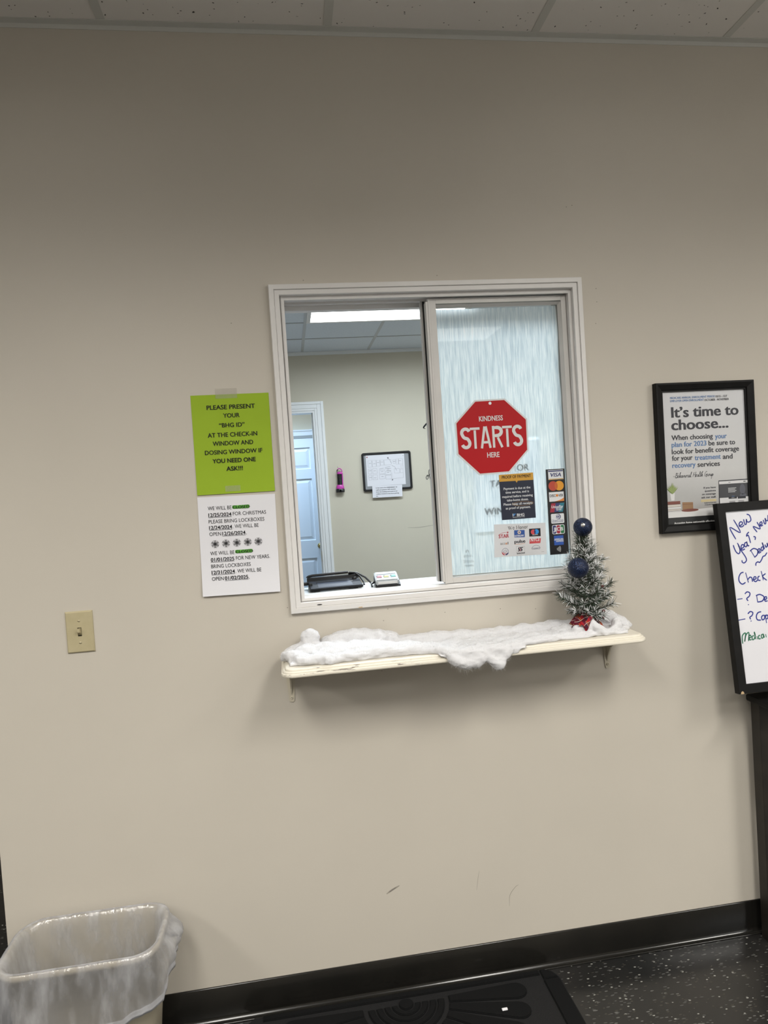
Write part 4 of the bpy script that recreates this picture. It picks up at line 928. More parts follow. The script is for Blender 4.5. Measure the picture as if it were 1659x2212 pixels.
def L_shz(mb):
    q = Lc([(0.5123, 1.2895), (0.5388, 1.2886), (0.5382, 1.2690), (0.5118, 1.2698)]); mb.stroke(q + [q[0]], 0.0006, -0.0008, 2, curve=False)
    for dx in (0, .0072): mb.flat(Lc([(0.5190 + dx, 1.2865), (0.5275 + dx, 1.2865), (0.5265 + dx, 1.2842), (0.5215 + dx, 1.2842), (0.5212 + dx, 1.2815), (0.5245 + dx, 1.2805), (0.5230 + dx, 1.2750), (0.5160 + dx, 1.2742), (0.5160 + dx, 1.2762), (0.5205 + dx, 1.2772), (0.5205 + dx, 1.2790), (0.5175 + dx, 1.2800)]), -0.0009, 0)
    mb.stroke(Lc([(0.5225, 1.2868), (0.5235, 1.2815), (0.5262, 1.2800), (0.5225, 1.2745)]), 0.0012, -0.0011, 1); TX_(mb, 'SHAZAM', 0, 0.03)
logo(L_shz, ('k', 'pi', 'g'), hn)
def L_cul(mb): TX_(mb, 'CULIANCE', 0, 0.0); mb.stroke(Lc([(0.5608, 1.2800), (0.5655, 1.2860), (0.5745, 1.2888), (0.5840, 1.2860), (0.5888, 1.2790)]), 0.0006, -0.0009, 0)
logo(L_cul, 'n', hn)
MB().flat(Lc([(0.591, 1.2672), (0.600, 1.2670), (0.600, 1.2676), (0.591, 1.2678)]), -0.0008).build('fine_print', K['g'], hn)

st = thing('sticker', 'tall black strip sticker of accepted card logos beside the window edge', 'sticker', (0.6192, YG, 1.2552))
o = (0.6192, 1.2553)
MB().prism(Lc([(0.6204, 1.5186), (0.6810, 1.5183), (0.6797, 1.2553), (0.6192, 1.2555)]), -0.0005, -0.0002).build('backing', mat('strip_black', (0.008, 0.008, 0.009), 0.4), st)
K['go'] = mat('logo_gold', (0.50, 0.29, 0.05), 0.4); K['mr'] = mat('logo_brick', (0.40, 0.055, 0.03), 0.4); K['mo'] = mat('logo_amber', (0.62, 0.27, 0.02), 0.4); K['mx'] = mat('logo_rust', (0.45, 0.10, 0.02), 0.4)
K['te'] = mat('logo_teal', (0.02, 0.16, 0.22), 0.4); K['gr'] = mat('logo_green', (0.015, 0.14, 0.05), 0.4); K['ax'] = mat('logo_royal', (0.025, 0.085, 0.36), 0.4); K['dk'] = mat('logo_deep_red', (0.28, 0.02, 0.04), 0.4)
def quad(a, b): return [(a[0], a[1]), (b[0], a[1]), (b[0], b[1]), (a[0], b[1])]
def rr(x0, x1, z0, z1, r, n=5):
    return [(cx + r * cos(a + pi / 2 * k / n), cz + r * sin(a + pi / 2 * k / n)) for (cx, cz, a) in ((x1 - r, z1 - r, 0), (x0 + r, z1 - r, pi / 2), (x0 + r, z0 + r, pi), (x1 - r, z0 + r, 1.5 * pi)) for k in range(n + 1)]
def L_visa(mb):
    mb.flat(Lc(quad((0.6274, 1.4860), (0.6758, 1.5155))), ry, 0); mb.flat(Lc(quad((0.6280, 1.5105), (0.6752, 1.5140))), ry - .0001, 1); mb.flat(Lc(quad((0.6280, 1.4864), (0.6752, 1.4888))), ry - .0001, 2); TX_(mb, 'VISA', 1, 0.03, 0.2)
    mb.flat(Lc([(0.6325, 1.5062), (0.6378, 1.5062), (0.6395, 1.5000)]), -0.0009, 1)
logo(L_visa, ('w', 'n', 'go'), st)
def L_mc(mb):
    a = Lc([(0.6410, 1.4668), (0.6606, 1.4668)]); mb.disc(*a[0], 0.0148, ry, 0); mb.disc(*a[1], 0.0148, ry - .0001, 1); mb.disc((a[0][0] + a[1][0]) / 2, a[0][1], 0.0050, ry - .0002, 2, 20, 0.0110)
logo(L_mc, ('mr', 'mo', 'mx'), st)
def L_disc(mb):
    mb.flat(Lc(quad((0.6262, 1.4189), (0.6740, 1.4480))), ry, 0); TX_(mb, 'DISC', 1, 0.02); TX_(mb, 'VER', 1, 0.02); mb.disc(*Lc([(0.6519, 1.4371)])[0], 0.0041, -0.0009, 2)
    mb.flat(Lc([(0.6738, 1.4189), (0.6738, 1.4295), (0.6660, 1.4250), (0.6560, 1.4215), (0.6440, 1.4189)]), ry - .0001, 2)
logo(L_disc, ('w', 'k', 'o'), st)
def L_up(mb):
    for (a, b, mi) in ((0.0, 0.33, 0), (0.33, 0.66, 1), (0.66, 1.0, 2)):
        T0, T1, B0, B1 = 0.6319, 0.6740, 0.6262, 0.6680; mb.flat(Lc([(T0 + (T1 - T0) * a, 1.4135), (T0 + (T1 - T0) * b, 1.4135), (B0 + (B1 - B0) * b, 1.3860), (B0 + (B1 - B0) * a, 1.3860)]), ry, mi)
    TX_(mb, 'UnionPay', 3, 0.02, 0.15); TX_(mb, '\u94f6\u8054', 3, 0.0)
logo(L_up, ('dk', 'n', 'te', 'w'), st)
def L_din(mb):
    mb.flat(Lc(rr(0.6286, 0.6708, 1.3512, 1.3810, 0.003)), ry, 0); c = Lc([(0.6510, 1.3716)])[0]; mb.disc(c[0] + .0006, c[1], 0.0082, ry - .0001, 1); mb.disc(c[0] - .0006, c[1], 0.0066, ry - .0002, 0)
    mb.disc(c[0] - .0006, c[1], 0.0046, -0.0010, 1, 20); mb.flat([(c[0] - .0016, c[1] - .005), (c[0] + .0004, c[1] - .005), (c[0] + .0004, c[1] + .005), (c[0] - .0016, c[1] + .005)], -0.0011, 0); TX_(mb, 'Diners Club', 1, 0.0); TX_(mb, 'INTERNATIONAL', 1, 0.02)
logo(L_din, ('w', 'n'), st)
def L_jcb(mb):
    mb.flat(Lc(rr(0.6300, 0.6704, 1.3180, 1.3468, 0.005)), ry, 3)
    for (xa, xb, mi) in ((0.6318, 0.6430, 0), (0.6447, 0.6557, 1), (0.6573, 0.6684, 2)): mb.flat(Lc(rr(xa, xb, 1.3196, 1.3452, 0.0035)), ry - .0001, mi)
    for ch in 'JCB': TX_(mb, ch, 3, 0.03, 0, -0.0010)
logo(L_jcb, ('n', 'dk', 'gr', 'w'), st)
def L_ax(mb): mb.flat(Lc(quad((0.6342, 1.2840), (0.6647, 1.3134))), ry, 0); mb.flat(Lc(quad((0.6342, 1.2990), (0.6647, 1.2998))), ry - .0001, 1); TX_(mb, 'AMERICAN', 1, 0.03); TX_(mb, 'EXPRESS', 1, 0.03)
logo(L_ax, ('ax', 'w'), st)
def L_nfc(mb):
    for k in range(4):
        r = 0.0052 + 0.0036 * k; c = Lc([(0.6378, 1.2716)])[0]; mb.stroke([(c[0] + r * cos(a), c[1] + r * sin(a)) for a in [radians(-34 + 68 * q / 8) for q in range(9)]], 0.0014, -0.0008, 0)
logo(L_nfc, 'w', st)
MB().flat(Lc([(0.659, 1.2575), (0.676, 1.2575), (0.676, 1.2582), (0.659, 1.2582)]), -0.0007).build('fine_print', K['g'], st)

# sheet taped to the back of the frosted pane, its print showing through
bs = thing('paper_notice', 'white sheet showing faintly through the frosted pane behind stickers', 'notice', (0.3920, 0.0440, 1.3404))
o = (0.3920, 1.3404)
M_thin = bpy.data.materials.new('thin_paper'); M_thin.use_nodes = True; nt = M_thin.node_tree.nodes; ln = M_thin.node_tree.links; nt.clear()
o_ = nt.new('ShaderNodeOutputMaterial'); m_ = nt.new('ShaderNodeMixShader'); d_ = nt.new('ShaderNodeBsdfDiffuse'); t_ = nt.new('ShaderNodeBsdfTranslucent'); d_.inputs[0].default_value = (0.85, 0.86, 0.88, 1); t_.inputs[0].default_value = (0.97, 0.98, 0.99, 1)
m_.inputs[0].default_value = 0.78; ln.new(d_.outputs[0], m_.inputs[1]); ln.new(t_.outputs[0], m_.inputs[2]); ln.new(m_.outputs[0], o_.inputs[0])
MB().flat([(0, 0), (0.2145, 0), (0.2145, 0.2794), (0, 0.2794)], -0.0003).build('paper', M_thin, bs)
mb = MB()
for (s, st_, xl, xr, b, c) in BACKTXT: put_text(mb, s, xl - o[0], xr - o[0], b - o[1], c, -0.0016, 0, bold=0.035)
for (xa, xb, z) in ((0.4425, 0.4823 + .03, 1.4725), (0.4205, 0.4815 + .06, 1.3870), (0.50, 0.5711, 1.5150)): mb.box(xa - o[0], xb - o[0], -0.0017, -0.0016, z - o[1], z - o[1] + 0.0008)
put_text(mb, 'FOR', 0.5230 - o[0], 0.5290 - o[0], 1.5199 - o[1], 0.0198, -0.0016, 0, bold=0.035)
mb.build('lettering', M_ink, bs)
# marker scrawl on the film
mb = MB(); rr_ = random.Random(3)
for (x, z, w_, h_, nl) in [(0.353, 1.287, 0.014, 0.010, 2), (0.347, 1.272, 0.030, 0.009, 5), (0.345, 1.256, 0.034, 0.011, 6), (0.350, 1.243, 0.028, 0.007, 5)]:
    pts = [(x + w_ * q / (nl * 7) + 0.0022 * sin(q * 2 * pi / 7), z + h_ * (0.5 + 0.35 * rr_.random()) * cos(q * 2 * pi / 7) * 0.5) for q in range(nl * 7)]; mb.stroke(pts, 0.0008, 0.0392)
mb.build('marker_scrawl', mat('faint_marker', (0.05, 0.05, 0.06), 0.7), sash)

# ================================================================== WHITEBOARD AND ITS STAND
tilt = math.atan2(0.063, 0.568)
wb = thing('whiteboard', 'black framed whiteboard with blue and green marker notes leaning on the stand', 'whiteboard', (1.1193, -0.123, 0.8125), (-tilt, 0, 0))
BW, BH = 0.610, 0.5715
mb = MB(); miter(mb, 0, BW, 0, BH, [(0, 0.020), (0, 0.0), (0.001, -0.001), (0.0255, -0.001), (0.0268, 0.0005), (0.0268, 0.0075)])
mb.box(0.002, BW - 0.002, 0.010, 0.0198, 0.002, BH - 0.002)
mb.build('frame', M_blackwood, wb)
MB().flat([(0.0045, -0.0002), (0.0160, -0.0002), (0.0145, 0.0060), (0.0105, 0.0085), (0.0060, 0.0055)], -0.0014).build('chipped_corner', mat('bare_mdf', (0.42, 0.30, 0.17), 0.8), wb)
MB().box(0.0265, BW - 0.0265, 0.0065, 0.0105, 0.0265, BH - 0.0265).build('writing_surface', mat('whiteboard_white', (0.66, 0.66, 0.70), 0.18), wb)
M_mkb = mat('blue_marker', (0.006, 0.018, 0.22), 0.5); M_mkg = mat('green_marker', (0.006, 0.13, 0.065), 0.5)
mb = MB()
for q in WB_BLUE: mb.stroke(q, 0.0037, 0.0062)
mb.build('blue_handwriting', M_mkb, wb)
mb = MB()
for q in WB_GREEN: mb.stroke(q, 0.0034, 0.0062)
mb.build('green_handwriting', M_mkg, wb)

es = thing('display_stand', 'dark brown wooden stand holding up the whiteboard', 'stand', (1.22, -0.05, 0))
for x in (0.0, 0.36):
    MB().box(x, x + 0.045, -0.020, 0.020, 0, 0.775, bev=0.002).build('leg', M_brown, es)
MB().box(-0.014, 0.42, -0.095, 0.024, 0.756, 0.778, bev=0.006).build('ledge', M_blackwood, es)
MB().box(0.045, 0.36, -0.012, 0.012, 0.16, 0.205, bev=0.002).build('stretcher', M_brown, es)
mb = MB().prism([(0.045, 0.44), (0.060, 0.44), (0.105, 0.756), (0.085, 0.756)], -0.010, 0.012); mb.build('brace', M_brown, es)

# ================================================================== SHELF
SL, SR, SD, SZB, SZT = -0.2165, 0.802, 0.205, 1.018, 1.0395
sh = thing('wall_shelf', 'cream painted shelf with worn moulded edge under the hatch', 'shelf', (0.29, 0, SZB))
M_cream = mat('cream_paint', (0.66, 0.62, 0.53), 0.42); nt, ln, b_ = nodes(M_cream)
mp = coord(nt, ln, (14, 60, 160)); n1 = N(nt, 'ShaderNodeTexNoise', Scale=1.0, Detail=4, Roughness=0.65); ln.new(mp.outputs[0], n1.inputs['Vector'])
g = nt.new('ShaderNodeNewGeometry'); sx = nt.new('ShaderNodeSeparateXYZ'); ln.new(g.outputs['Position'], sx.inputs[0])
my = nt.new('ShaderNodeMapRange'); ln.new(sx.outputs[1], my.inputs[0]); my.inputs[1].default_value = -0.188; my.inputs[2].default_value = -0.194; my.inputs[3].default_value = -0.35; my.inputs[4].default_value = 0.0
mxr = nt.new('ShaderNodeMapRange'); ln.new(sx.outputs[0], mxr.inputs[0]); mxr.inputs[1].default_value = 0.15; mxr.inputs[2].default_value = 0.45; mxr.inputs[3].default_value = 0.0; mxr.inputs[4].default_value = -0.22
a1 = nt.new('ShaderNodeMath'); ln.new(n1.outputs['Fac'], a1.inputs[0]); ln.new(my.outputs[0], a1.inputs[1])
a2 = nt.new('ShaderNodeMath'); ln.new(a1.outputs[0], a2.inputs[0]); ln.new(mxr.outputs[0], a2.inputs[1])
r = ramp(nt, [(0.605, (0.66, 0.62, 0.53)), (0.625, (0.22, 0.19, 0.16))]); ln.new(a2.outputs[0], r.inputs[0]); ln.new(r.outputs[0], b_.inputs['Base Color'])
def shelf_outline(e, r_, n=8):
    x0, x1, y0 = SL + e - 0.29, SR - e - 0.29, -SD + e; r_ = max(r_ - e, 0.006)
    P = [(x0, -0.0005)]
    for k in range(n + 1): a = pi + pi / 2 * k / n; P.append((x0 + r_ + r_ * cos(a), y0 + r_ + r_ * sin(a)))
    for k in range(n + 1): a = 1.5 * pi + pi / 2 * k / n; P.append((x1 - r_ + r_ * cos(a), y0 + r_ + r_ * sin(a)))
    P.append((x1, -0.0005)); return P
prof = [(0.004, 0.0), (0.001, 0.0015), (0.0, 0.0045), (0.0008, 0.0085), (0.0035, 0.0105), (0.0045, 0.0108), (0.0045, 0.0125), (0.0070, 0.0150), (0.0105, 0.0158), (0.0105, 0.0175), (0.0118, 0.0200), (0.0150, 0.0213), (0.0180, 0.0215)]
mb = MB(); vs = []; 
for (e, z) in prof: vs += [(p[0], p[1], z) for p in shelf_outline(e, 0.034)]
n = len(shelf_outline(0, .034)); m = len(prof)
mb.add(vs, [(j * n + i, j * n + i + 1, (j + 1) * n + i + 1, (j + 1) * n + i) for j in range(m - 1) for i in range(n - 1)], 0, False)
mb.add(vs[:n], [tuple(range(n - 1, -1, -1))]); mb.add(vs[-n:], [tuple(range(n))])
mb.add([vs[j * n] for j in range(m)] + [vs[j * n + n - 1] for j in range(m)], [tuple(list(range(m)) + list(range(2 * m - 1, m - 1, -1)))])
mb.build('board', M_cream, sh)
M_brk = mat('bracket_paint', (0.50, 0.46, 0.37), 0.4)
for x in (-0.1955, 0.7690):
    X = x - 0.29; mb = MB()
    P = [(X - 0.0060, -0.1190), (X - 0.0030, -0.1205), (X + 0.0030, -0.1205), (X + 0.0060, -0.1190), (X + 0.0075, -0.1140), (X + 0.0165, 0.0), (X - 0.0165, 0.0), (X - 0.0075, -0.1140)]
    mb.prism(P, -0.0030, -0.0004)
    # web from the wall plate to the underside of the shelf
    V = [(-0.003, -0.0995), (-0.010, -0.080), (-0.030, -0.050), (-0.080, -0.022), (-0.150, -0.0040), (-0.150, 0.0), (-0.003, 0.0)]
    k = len(V); vs = [(X - 0.0022, p[0], p[1]) for p in V] + [(X + 0.0022, p[0], p[1]) for p in V]
    mb.add(vs, [tuple(range(k)), tuple(range(2 * k - 1, k - 1, -1))] + [(i, i + k, (i + 1) % k + k, (i + 1) % k) for i in range(k)])
    mb.box(X - 0.011, X + 0.011, -0.155, -0.003, -0.0022, -0.0001)
    br = mb.build('bracket', M_brk, sh)
    q = MB().lathe([(0, -0.0046), (0.0012, -0.0046), (0.0016, -0.0062), (0.0032, -0.0062), (0.0040, -0.0045), (0.0042, -0.0028)], (X, 0, -0.1075), 16, axis='y'); q.disc(X, -0.1075, 0.0014, -0.0048, 1, 10)
    q.build('screw', [M_screw, M_gasket], br)

# ================================================================== COTTON SNOW
# ridges and rolls: (points along the roll, radius across, radius up); each is a soft sausage of overlapping blobs
ROLLS = [([(-0.196, -0.085, 1.046), (-0.186, -0.10, 1.054), (-0.170, -0.12, 1.055), (-0.150, -0.15, 1.051), (-0.108, -0.155, 1.050)], 0.026, 0.015),
 ([(-0.150, -0.070, 1.058), (-0.100, -0.070, 1.060), (-0.060, -0.060, 1.062)], 0.034, 0.017),
 ([(-0.195, -0.05, 1.044), (-0.165, -0.045, 1.058), (-0.135, -0.05, 1.068)], 0.026, 0.018),
 ([(-0.145, -0.045, 1.090), (-0.133, -0.05, 1.097), (-0.120, -0.05, 1.092), (-0.127, -0.055, 1.080), (-0.140, -0.05, 1.080)], 0.016, 0.016),
 ([(-0.103, -0.165, 1.044), (-0.096, -0.168, 1.052), (-0.088, -0.170, 1.052), (-0.090, -0.178, 1.046)], 0.017, 0.016),
 ([(-0.090, -0.03, 1.058), (-0.050, -0.03, 1.072), (-0.010, -0.034, 1.080), (0.030, -0.036, 1.077), (0.065, -0.034, 1.069), (0.10, -0.03, 1.060)], 0.026, 0.020),
 ([(0.09, -0.028, 1.056), (0.16, -0.028, 1.053), (0.24, -0.03, 1.053), (0.34, -0.028, 1.050), (0.44, -0.03, 1.049), (0.52, -0.03, 1.051), (0.60, -0.04, 1.056), (0.64, -0.05, 1.056)], 0.025, 0.013),
 ([(-0.070, -0.158, 1.046), (-0.040, -0.157, 1.051), (0.0, -0.152, 1.053), (0.06, -0.150, 1.053), (0.12, -0.152, 1.052), (0.18, -0.156, 1.049), (0.24, -0.172, 1.046)], 0.024, 0.0135),
 ([(-0.10, -0.10, 1.054), (-0.04, -0.10, 1.056), (0.0, -0.085, 1.060), (0.05, -0.08, 1.057)], 0.036, 0.014),
 ([(-0.02, -0.09, 1.052), (0.06, -0.10, 1.050), (0.14, -0.095, 1.049)], 0.04, 0.012),
 ([(0.210, -0.180, 1.046), (0.230, -0.200, 1.040), (0.244, -0.211, 1.026), (0.262, -0.214, 1.014)], 0.017, 0.015),
 ([(0.255, -0.212, 1.016), (0.280, -0.214, 1.010), (0.305, -0.212, 1.014), (0.322, -0.211, 1.022)], 0.012, 0.015),
 ([(0.315, -0.190, 1.044), (0.330, -0.209, 1.030), (0.345, -0.214, 1.014), (0.360, -0.215, 1.003)], 0.014, 0.017),
 ([(0.360, -0.214, 1.004), (0.372, -0.213, 1.012), (0.384, -0.208, 1.026), (0.400, -0.196, 1.038), (0.43, -0.178, 1.042)], 0.013, 0.016),
 ([(0.245, -0.204, 1.038), (0.30, -0.207, 1.030), (0.35, -0.206, 1.034), (0.395, -0.200, 1.040)], 0.013, 0.016),
 ([(0.265, -0.2115, 1.022), (0.32, -0.2115, 1.024), (0.372, -0.2115, 1.018)], 0.010, 0.013),
 ([(0.26, -0.196, 1.046), (0.30, -0.200, 1.043), (0.34, -0.196, 1.045), (0.39, -0.188, 1.044)], 0.020, 0.010),
 ([(0.40, -0.178, 1.042), (0.46, -0.170, 1.044), (0.53, -0.160, 1.045), (0.60, -0.150, 1.046), (0.64, -0.145, 1.049)], 0.026, 0.0135),
 ([(0.60, -0.10, 1.048), (0.66, -0.09, 1.050)], 0.042, 0.014),
 ([(0.710, -0.045, 1.060), (0.735, -0.050, 1.072), (0.755, -0.055, 1.068), (0.775, -0.065, 1.052), (0.788, -0.075, 1.044)], 0.026, 0.022),
 ([(0.690, -0.10, 1.043), (0.730, -0.105, 1.044)], 0.022, 0.010),
 ([(0.612, -0.152, 1.058), (0.636, -0.150, 1.062), (0.655, -0.148, 1.068)], 0.014, 0.013),
 ([(0.658, -0.146, 1.076), (0.664, -0.154, 1.068), (0.674, -0.160, 1.056), (0.690, -0.164, 1.047), (0.708, -0.163, 1.046), (0.724, -0.156, 1.051), (0.735, -0.146, 1.060), (0.738, -0.132, 1.066)], 0.0140, 0.0140),
 ([(0.742, -0.135, 1.048), (0.758, -0.130, 1.046), (0.776, -0.115, 1.044)], 0.014, 0.012)]
LUMPS = []
for (pts, ra, rz) in ROLLS:
    P = [Vector(p) for p in pts]
    for k in range(len(P) - 1):
        n_ = max(2, int((P[k + 1] - P[k]).length / (min(ra, rz) * 0.35)))
        for q in range(n_ + 1):
            p = P[k].lerp(P[k + 1], q / n_); f = 1.0 + 0.16 * noise.noise(p * 34)
            LUMPS.append((p.x, p.y, p.z, ra * f, ra * f, rz * f))
def cotton():
    b = bmesh.new()
    for (x, y, z, rx, ry, rz) in LUMPS:
        M = Matrix.Translation((x, y, z)) @ Matrix.Diagonal((rx, ry, rz, 1))
        bmesh.ops.create_icosphere(b, subdivisions=2, radius=1.0, matrix=M)
    # the flat batting between the ridges
    nx, ny = 60, 12
    def top(i, j):
        x = -0.195 + 0.955 * i / nx; w_ = noise.noise((x * 9, 3.1, 0)); yf = -0.172 + 0.014 * w_; y = -0.008 + (yf + 0.008) * j / ny
        return Vector((x, y, 1.0445 + 0.006 * noise.noise((x * 22, y * 30, 1.7)) + 0.004))
    T = [[b.verts.new(top(i, j)) for j in range(ny + 1)] for i in range(nx + 1)]
    D = [[b.verts.new(Vector((v.co.x, v.co.y, 1.0385))) for v in row] for row in T]
    for i in range(nx):
        for j in range(ny):
            b.faces.new((T[i][j], T[i][j + 1], T[i + 1][j + 1], T[i + 1][j])); b.faces.new((D[i][j], D[i + 1][j], D[i + 1][j + 1], D[i][j + 1]))
    for i in range(nx):
        b.faces.new((T[i][0], T[i + 1][0], D[i + 1][0], D[i][0])); b.faces.new((T[i + 1][ny], T[i][ny], D[i][ny], D[i + 1][ny]))
    for j in range(ny):
        b.faces.new((T[0][j + 1], T[0][j], D[0][j], D[0][j + 1])); b.faces.new((T[nx][j], T[nx][j + 1], D[nx][j + 1], D[nx][j]))
    bmesh.ops.recalc_face_normals(b, faces=list(b.faces))
    me = bpy.data.meshes.new('c0'); b.to_mesh(me); b.free()
    ob = bpy.data.objects.new('c0', me); COL.objects.link(ob)
    md = ob.modifiers.new('r', 'REMESH'); md.mode = 'VOXEL'; md.voxel_size = 0.0032; md.use_smooth_shade = True
    sm = ob.modifiers.new('s', 'SMOOTH'); sm.iterations = 5; sm.factor = 0.5
    dg = bpy.context.evaluated_depsgraph_get(); dg.update()
    m2 = bpy.data.meshes.new_from_object(ob.evaluated_get(dg)); bpy.data.objects.remove(ob); bpy.data.meshes.remove(me)
    vs = []; fs = [tuple(p.vertices) for p in m2.polygons]
    for v in m2.vertices:
        p = v.co.copy(); nn = v.normal
        d = 0.0056 * noise.noise(p * 38) + 0.0022 * noise.noise(Vector((p.x * 50, p.y * 130, p.z * 130))) + 0.0006 * noise.noise(p * 330)
        p += nn * d
        p.y = min(p.y, -0.0016)
        if p.y > -SD + 0.012: p.z = max(p.z, SZT + 0.0006)
        elif p.y > -SD - 0.0005 and p.z < SZT and p.z > SZB - .03: p.y = -SD - 0.0008
        vs.append(p)
    nor = [v.normal.copy() for v in m2.vertices]
    mb = MB(); mb.add(vs, fs, 0, True)
    # loose fibres: short thin curved blades standing off the surface
    fr = random.Random(5); hv, hf = [], []
    for _ in range(26000):
        i = fr.randrange(len(vs)); p = vs[i]; nn = nor[i]
        if p.z < SZT + 0.002 and p.y > -SD: continue
        L = fr.uniform(0.003, 0.009); drape = p.y < -SD + 0.004 and p.z < 1.03
        if drape: L *= 1.9
        t = Vector((fr.gauss(0, 1), fr.gauss(0, 1), fr.gauss(0, 1))); d = (nn * 0.45 + t * 0.5).normalized(); bend = Vector((fr.gauss(0, 1), fr.gauss(0, 1), fr.gauss(0, 1))) * 0.5
        if drape: bend.z -= 0.7
        s = d.cross(Vector((fr.gauss(0, 1), fr.gauss(0, 1), fr.gauss(0, 1)))).normalized() * 0.00016
        a = p - nn * 0.0008; c = p + d * L * 0.5; e = c + (d + bend).normalized() * L * 0.5
        if e.y > -0.0012 or c.y > -0.0012: continue
        if min(c.z, e.z) < SZT + 0.0006 and max(c.y, e.y) > -SD: continue
        k = len(hv); hv += [a - s, a + s, c + s, c - s, e]; hf += [(k, k + 1, k + 2, k + 3), (k + 3, k + 2, k + 4)]
    mb.add(hv, hf, 1, False)
    m = mat('cotton_white', (0.60, 0.60, 0.615), 0.95, spec=0.05); bb = m.node_tree.nodes['Principled BSDF']
    bb.inputs['Subsurface Weight'].default_value = 0.55; bb.inputs['Subsurface Radius'].default_value = (1, 1, 1); bb.inputs['Subsurface Scale'].default_value = 0.009
    mf = bpy.data.materials.new('cotton_fibre'); mf.use_nodes = True; nt = mf.node_tree.nodes; ln = mf.node_tree.links; nt.clear()
    oo = nt.new('ShaderNodeOutputMaterial'); mm = nt.new('ShaderNodeMixShader'); dd = nt.new('ShaderNodeBsdfDiffuse'); tt = nt.new('ShaderNodeBsdfTranslucent'); dd.inputs[0].default_value = tt.inputs[0].default_value = (0.85, 0.85, 0.87, 1); mm.inputs[0].default_value = 0.5
    t2 = nt.new('ShaderNodeBsdfTransparent'); m2_ = nt.new('ShaderNodeMixShader'); m2_.inputs[0].default_value = 0.45; ln.new(dd.outputs[0], mm.inputs[1]); ln.new(tt.outputs[0], mm.inputs[2]); ln.new(mm.outputs[0], m2_.inputs[1]); ln.new(t2.outputs[0], m2_.inputs[2]); ln.new(m2_.outputs[0], oo.inputs[0])
    o = mb.build('cotton_batting', [m, mf]); bpy.data.meshes.remove(m2)
    return tag(o, 'white cotton batting spread as snow along the shelf', 'fake snow')
cotton()

# ================================================================== SMALL CHRISTMAS TREE
tr = thing('christmas_tree', 'small snow-flocked artificial christmas tree on the right end of the shelf', 'christmas tree', (0.6640, -0.098, 1.056))
M_need = noisy('pine_needle', (0.010, 0.022, 0.012), (0.026, 0.050, 0.024), 60, 0.6); M_need2 = mat('pine_needle_dusty', (0.075, 0.10, 0.08), 0.7); M_flock = mat('flocking', (0.70, 0.71, 0.72), 0.9)
M_bark = mat('tree_stem', (0.03, 0.022, 0.014), 0.8)
MB().tube([(0, 0, -0.008), (0.002, 0, 0.10), (0.003, 0, 0.20), (0.005, 0, 0.272)], 0.006, 10, r2=0.003).build('trunk', M_bark, tr)
tr_r = random.Random(12)
def clip_wall(p):  # needles bend flat against the wall rather than through it
    if p.y > 0.0945: p.y = 0.0945 - 0.0005 * tr_r.random()
    if p.z < -0.0095: p.z = -0.0095
    return p
def branch(z, ang, L, rise, snow, dens=1.0, nl=0.021):
    mb = MB(); d = Vector((cos(ang), sin(ang), rise)).normalized(); base = Vector((0.003 * z / 0.2, 0, z)); n = int(L / 0.00062 * dens) + 24
    pts = [base + d * L * t + Vector((0, 0, 0.016 * t * t * (1 if rise > -.4 else 0.4))) for t in (0, .35, .7, 1)]
    pts = [clip_wall(p) for p in pts]
    mb.tube([tuple(p) for p in pts], 0.0015, 5, 0, r2=0.0008)
    for i in range(n):
        t = 0.08 + 0.92 * (i + tr_r.random()) / n; k = t * 3; j = min(2, int(k)); p = pts[j].lerp(pts[j + 1], k - j); ax = (pts[j + 1] - pts[j]).normalized()
        a = tr_r.uniform(0, 2 * pi); u = ax.orthogonal().normalized(); v = ax.cross(u)
        dd = (ax * tr_r.uniform(0.35, 0.95) + (u * cos(a) + v * sin(a)) * tr_r.uniform(0.5, 0.95)).normalized()
        l = nl * tr_r.uniform(0.6, 1.15); e = clip_wall(p + dd * l); m_ = clip_wall(p + dd * l * 0.55 + Vector((0, 0, 0.0012)))
        white = tr_r.random() < snow * (0.08 + 0.60 * t) * (0.30 + 0.6 * max(0, dd.z + 0.35))
        dusty = (not white) and tr_r.random() < snow * 0.32
        w = 0.00042 if not white else 0.00066
        s = dd.cross(Vector((0.1, -1, 0.15))); s = s.normalized() * w if s.length > 1e-3 else u * w
        mb.add([p - s * .7, p + s * .7, m_ + s, m_ - s, e + s * .45, e - s * .45], [(0, 1, 2, 3), (3, 2, 4, 5)], 3 if white else (2 if dusty else 1))
        if white and tr_r.random() < 0.30:
            q = m_.lerp(e, tr_r.random()); h = tr_r.uniform(0.0007, 0.0015)
            mb.sphere(tuple(q), h, 3, 6, 4)
    mb.build('branch', [M_bark, M_need, M_need2, M_flock], tr)
tiers = [(0.030, 9, 0.052, 0.10, 0.75), (0.055, 9, 0.070, 0.22, 0.60), (0.085, 8, 0.062, 0.30, 0.60), (0.112, 8, 0.054, 0.35, 0.70), (0.142, 8, 0.052, 0.30, 0.75), (0.168, 7, 0.045, 0.40, 0.75), (0.196, 6, 0.032, 0.60, 0.60), (0.220, 6, 0.024, 0.9, 0.35), (0.242, 5, 0.018, 1.3, 0.18), (0.262, 4, 0.012, 2.2, 0.12)]
for (z, n, L, rise, snow) in tiers:
    a0 = tr_r.uniform(0, 6.28)
    for k in range(n): branch(z + tr_r.uniform(-.006, .006), a0 + 2 * pi * k / n + tr_r.uniform(-.25, .25), L * tr_r.uniform(.82, 1.12), rise + tr_r.uniform(-.12, .15), snow)
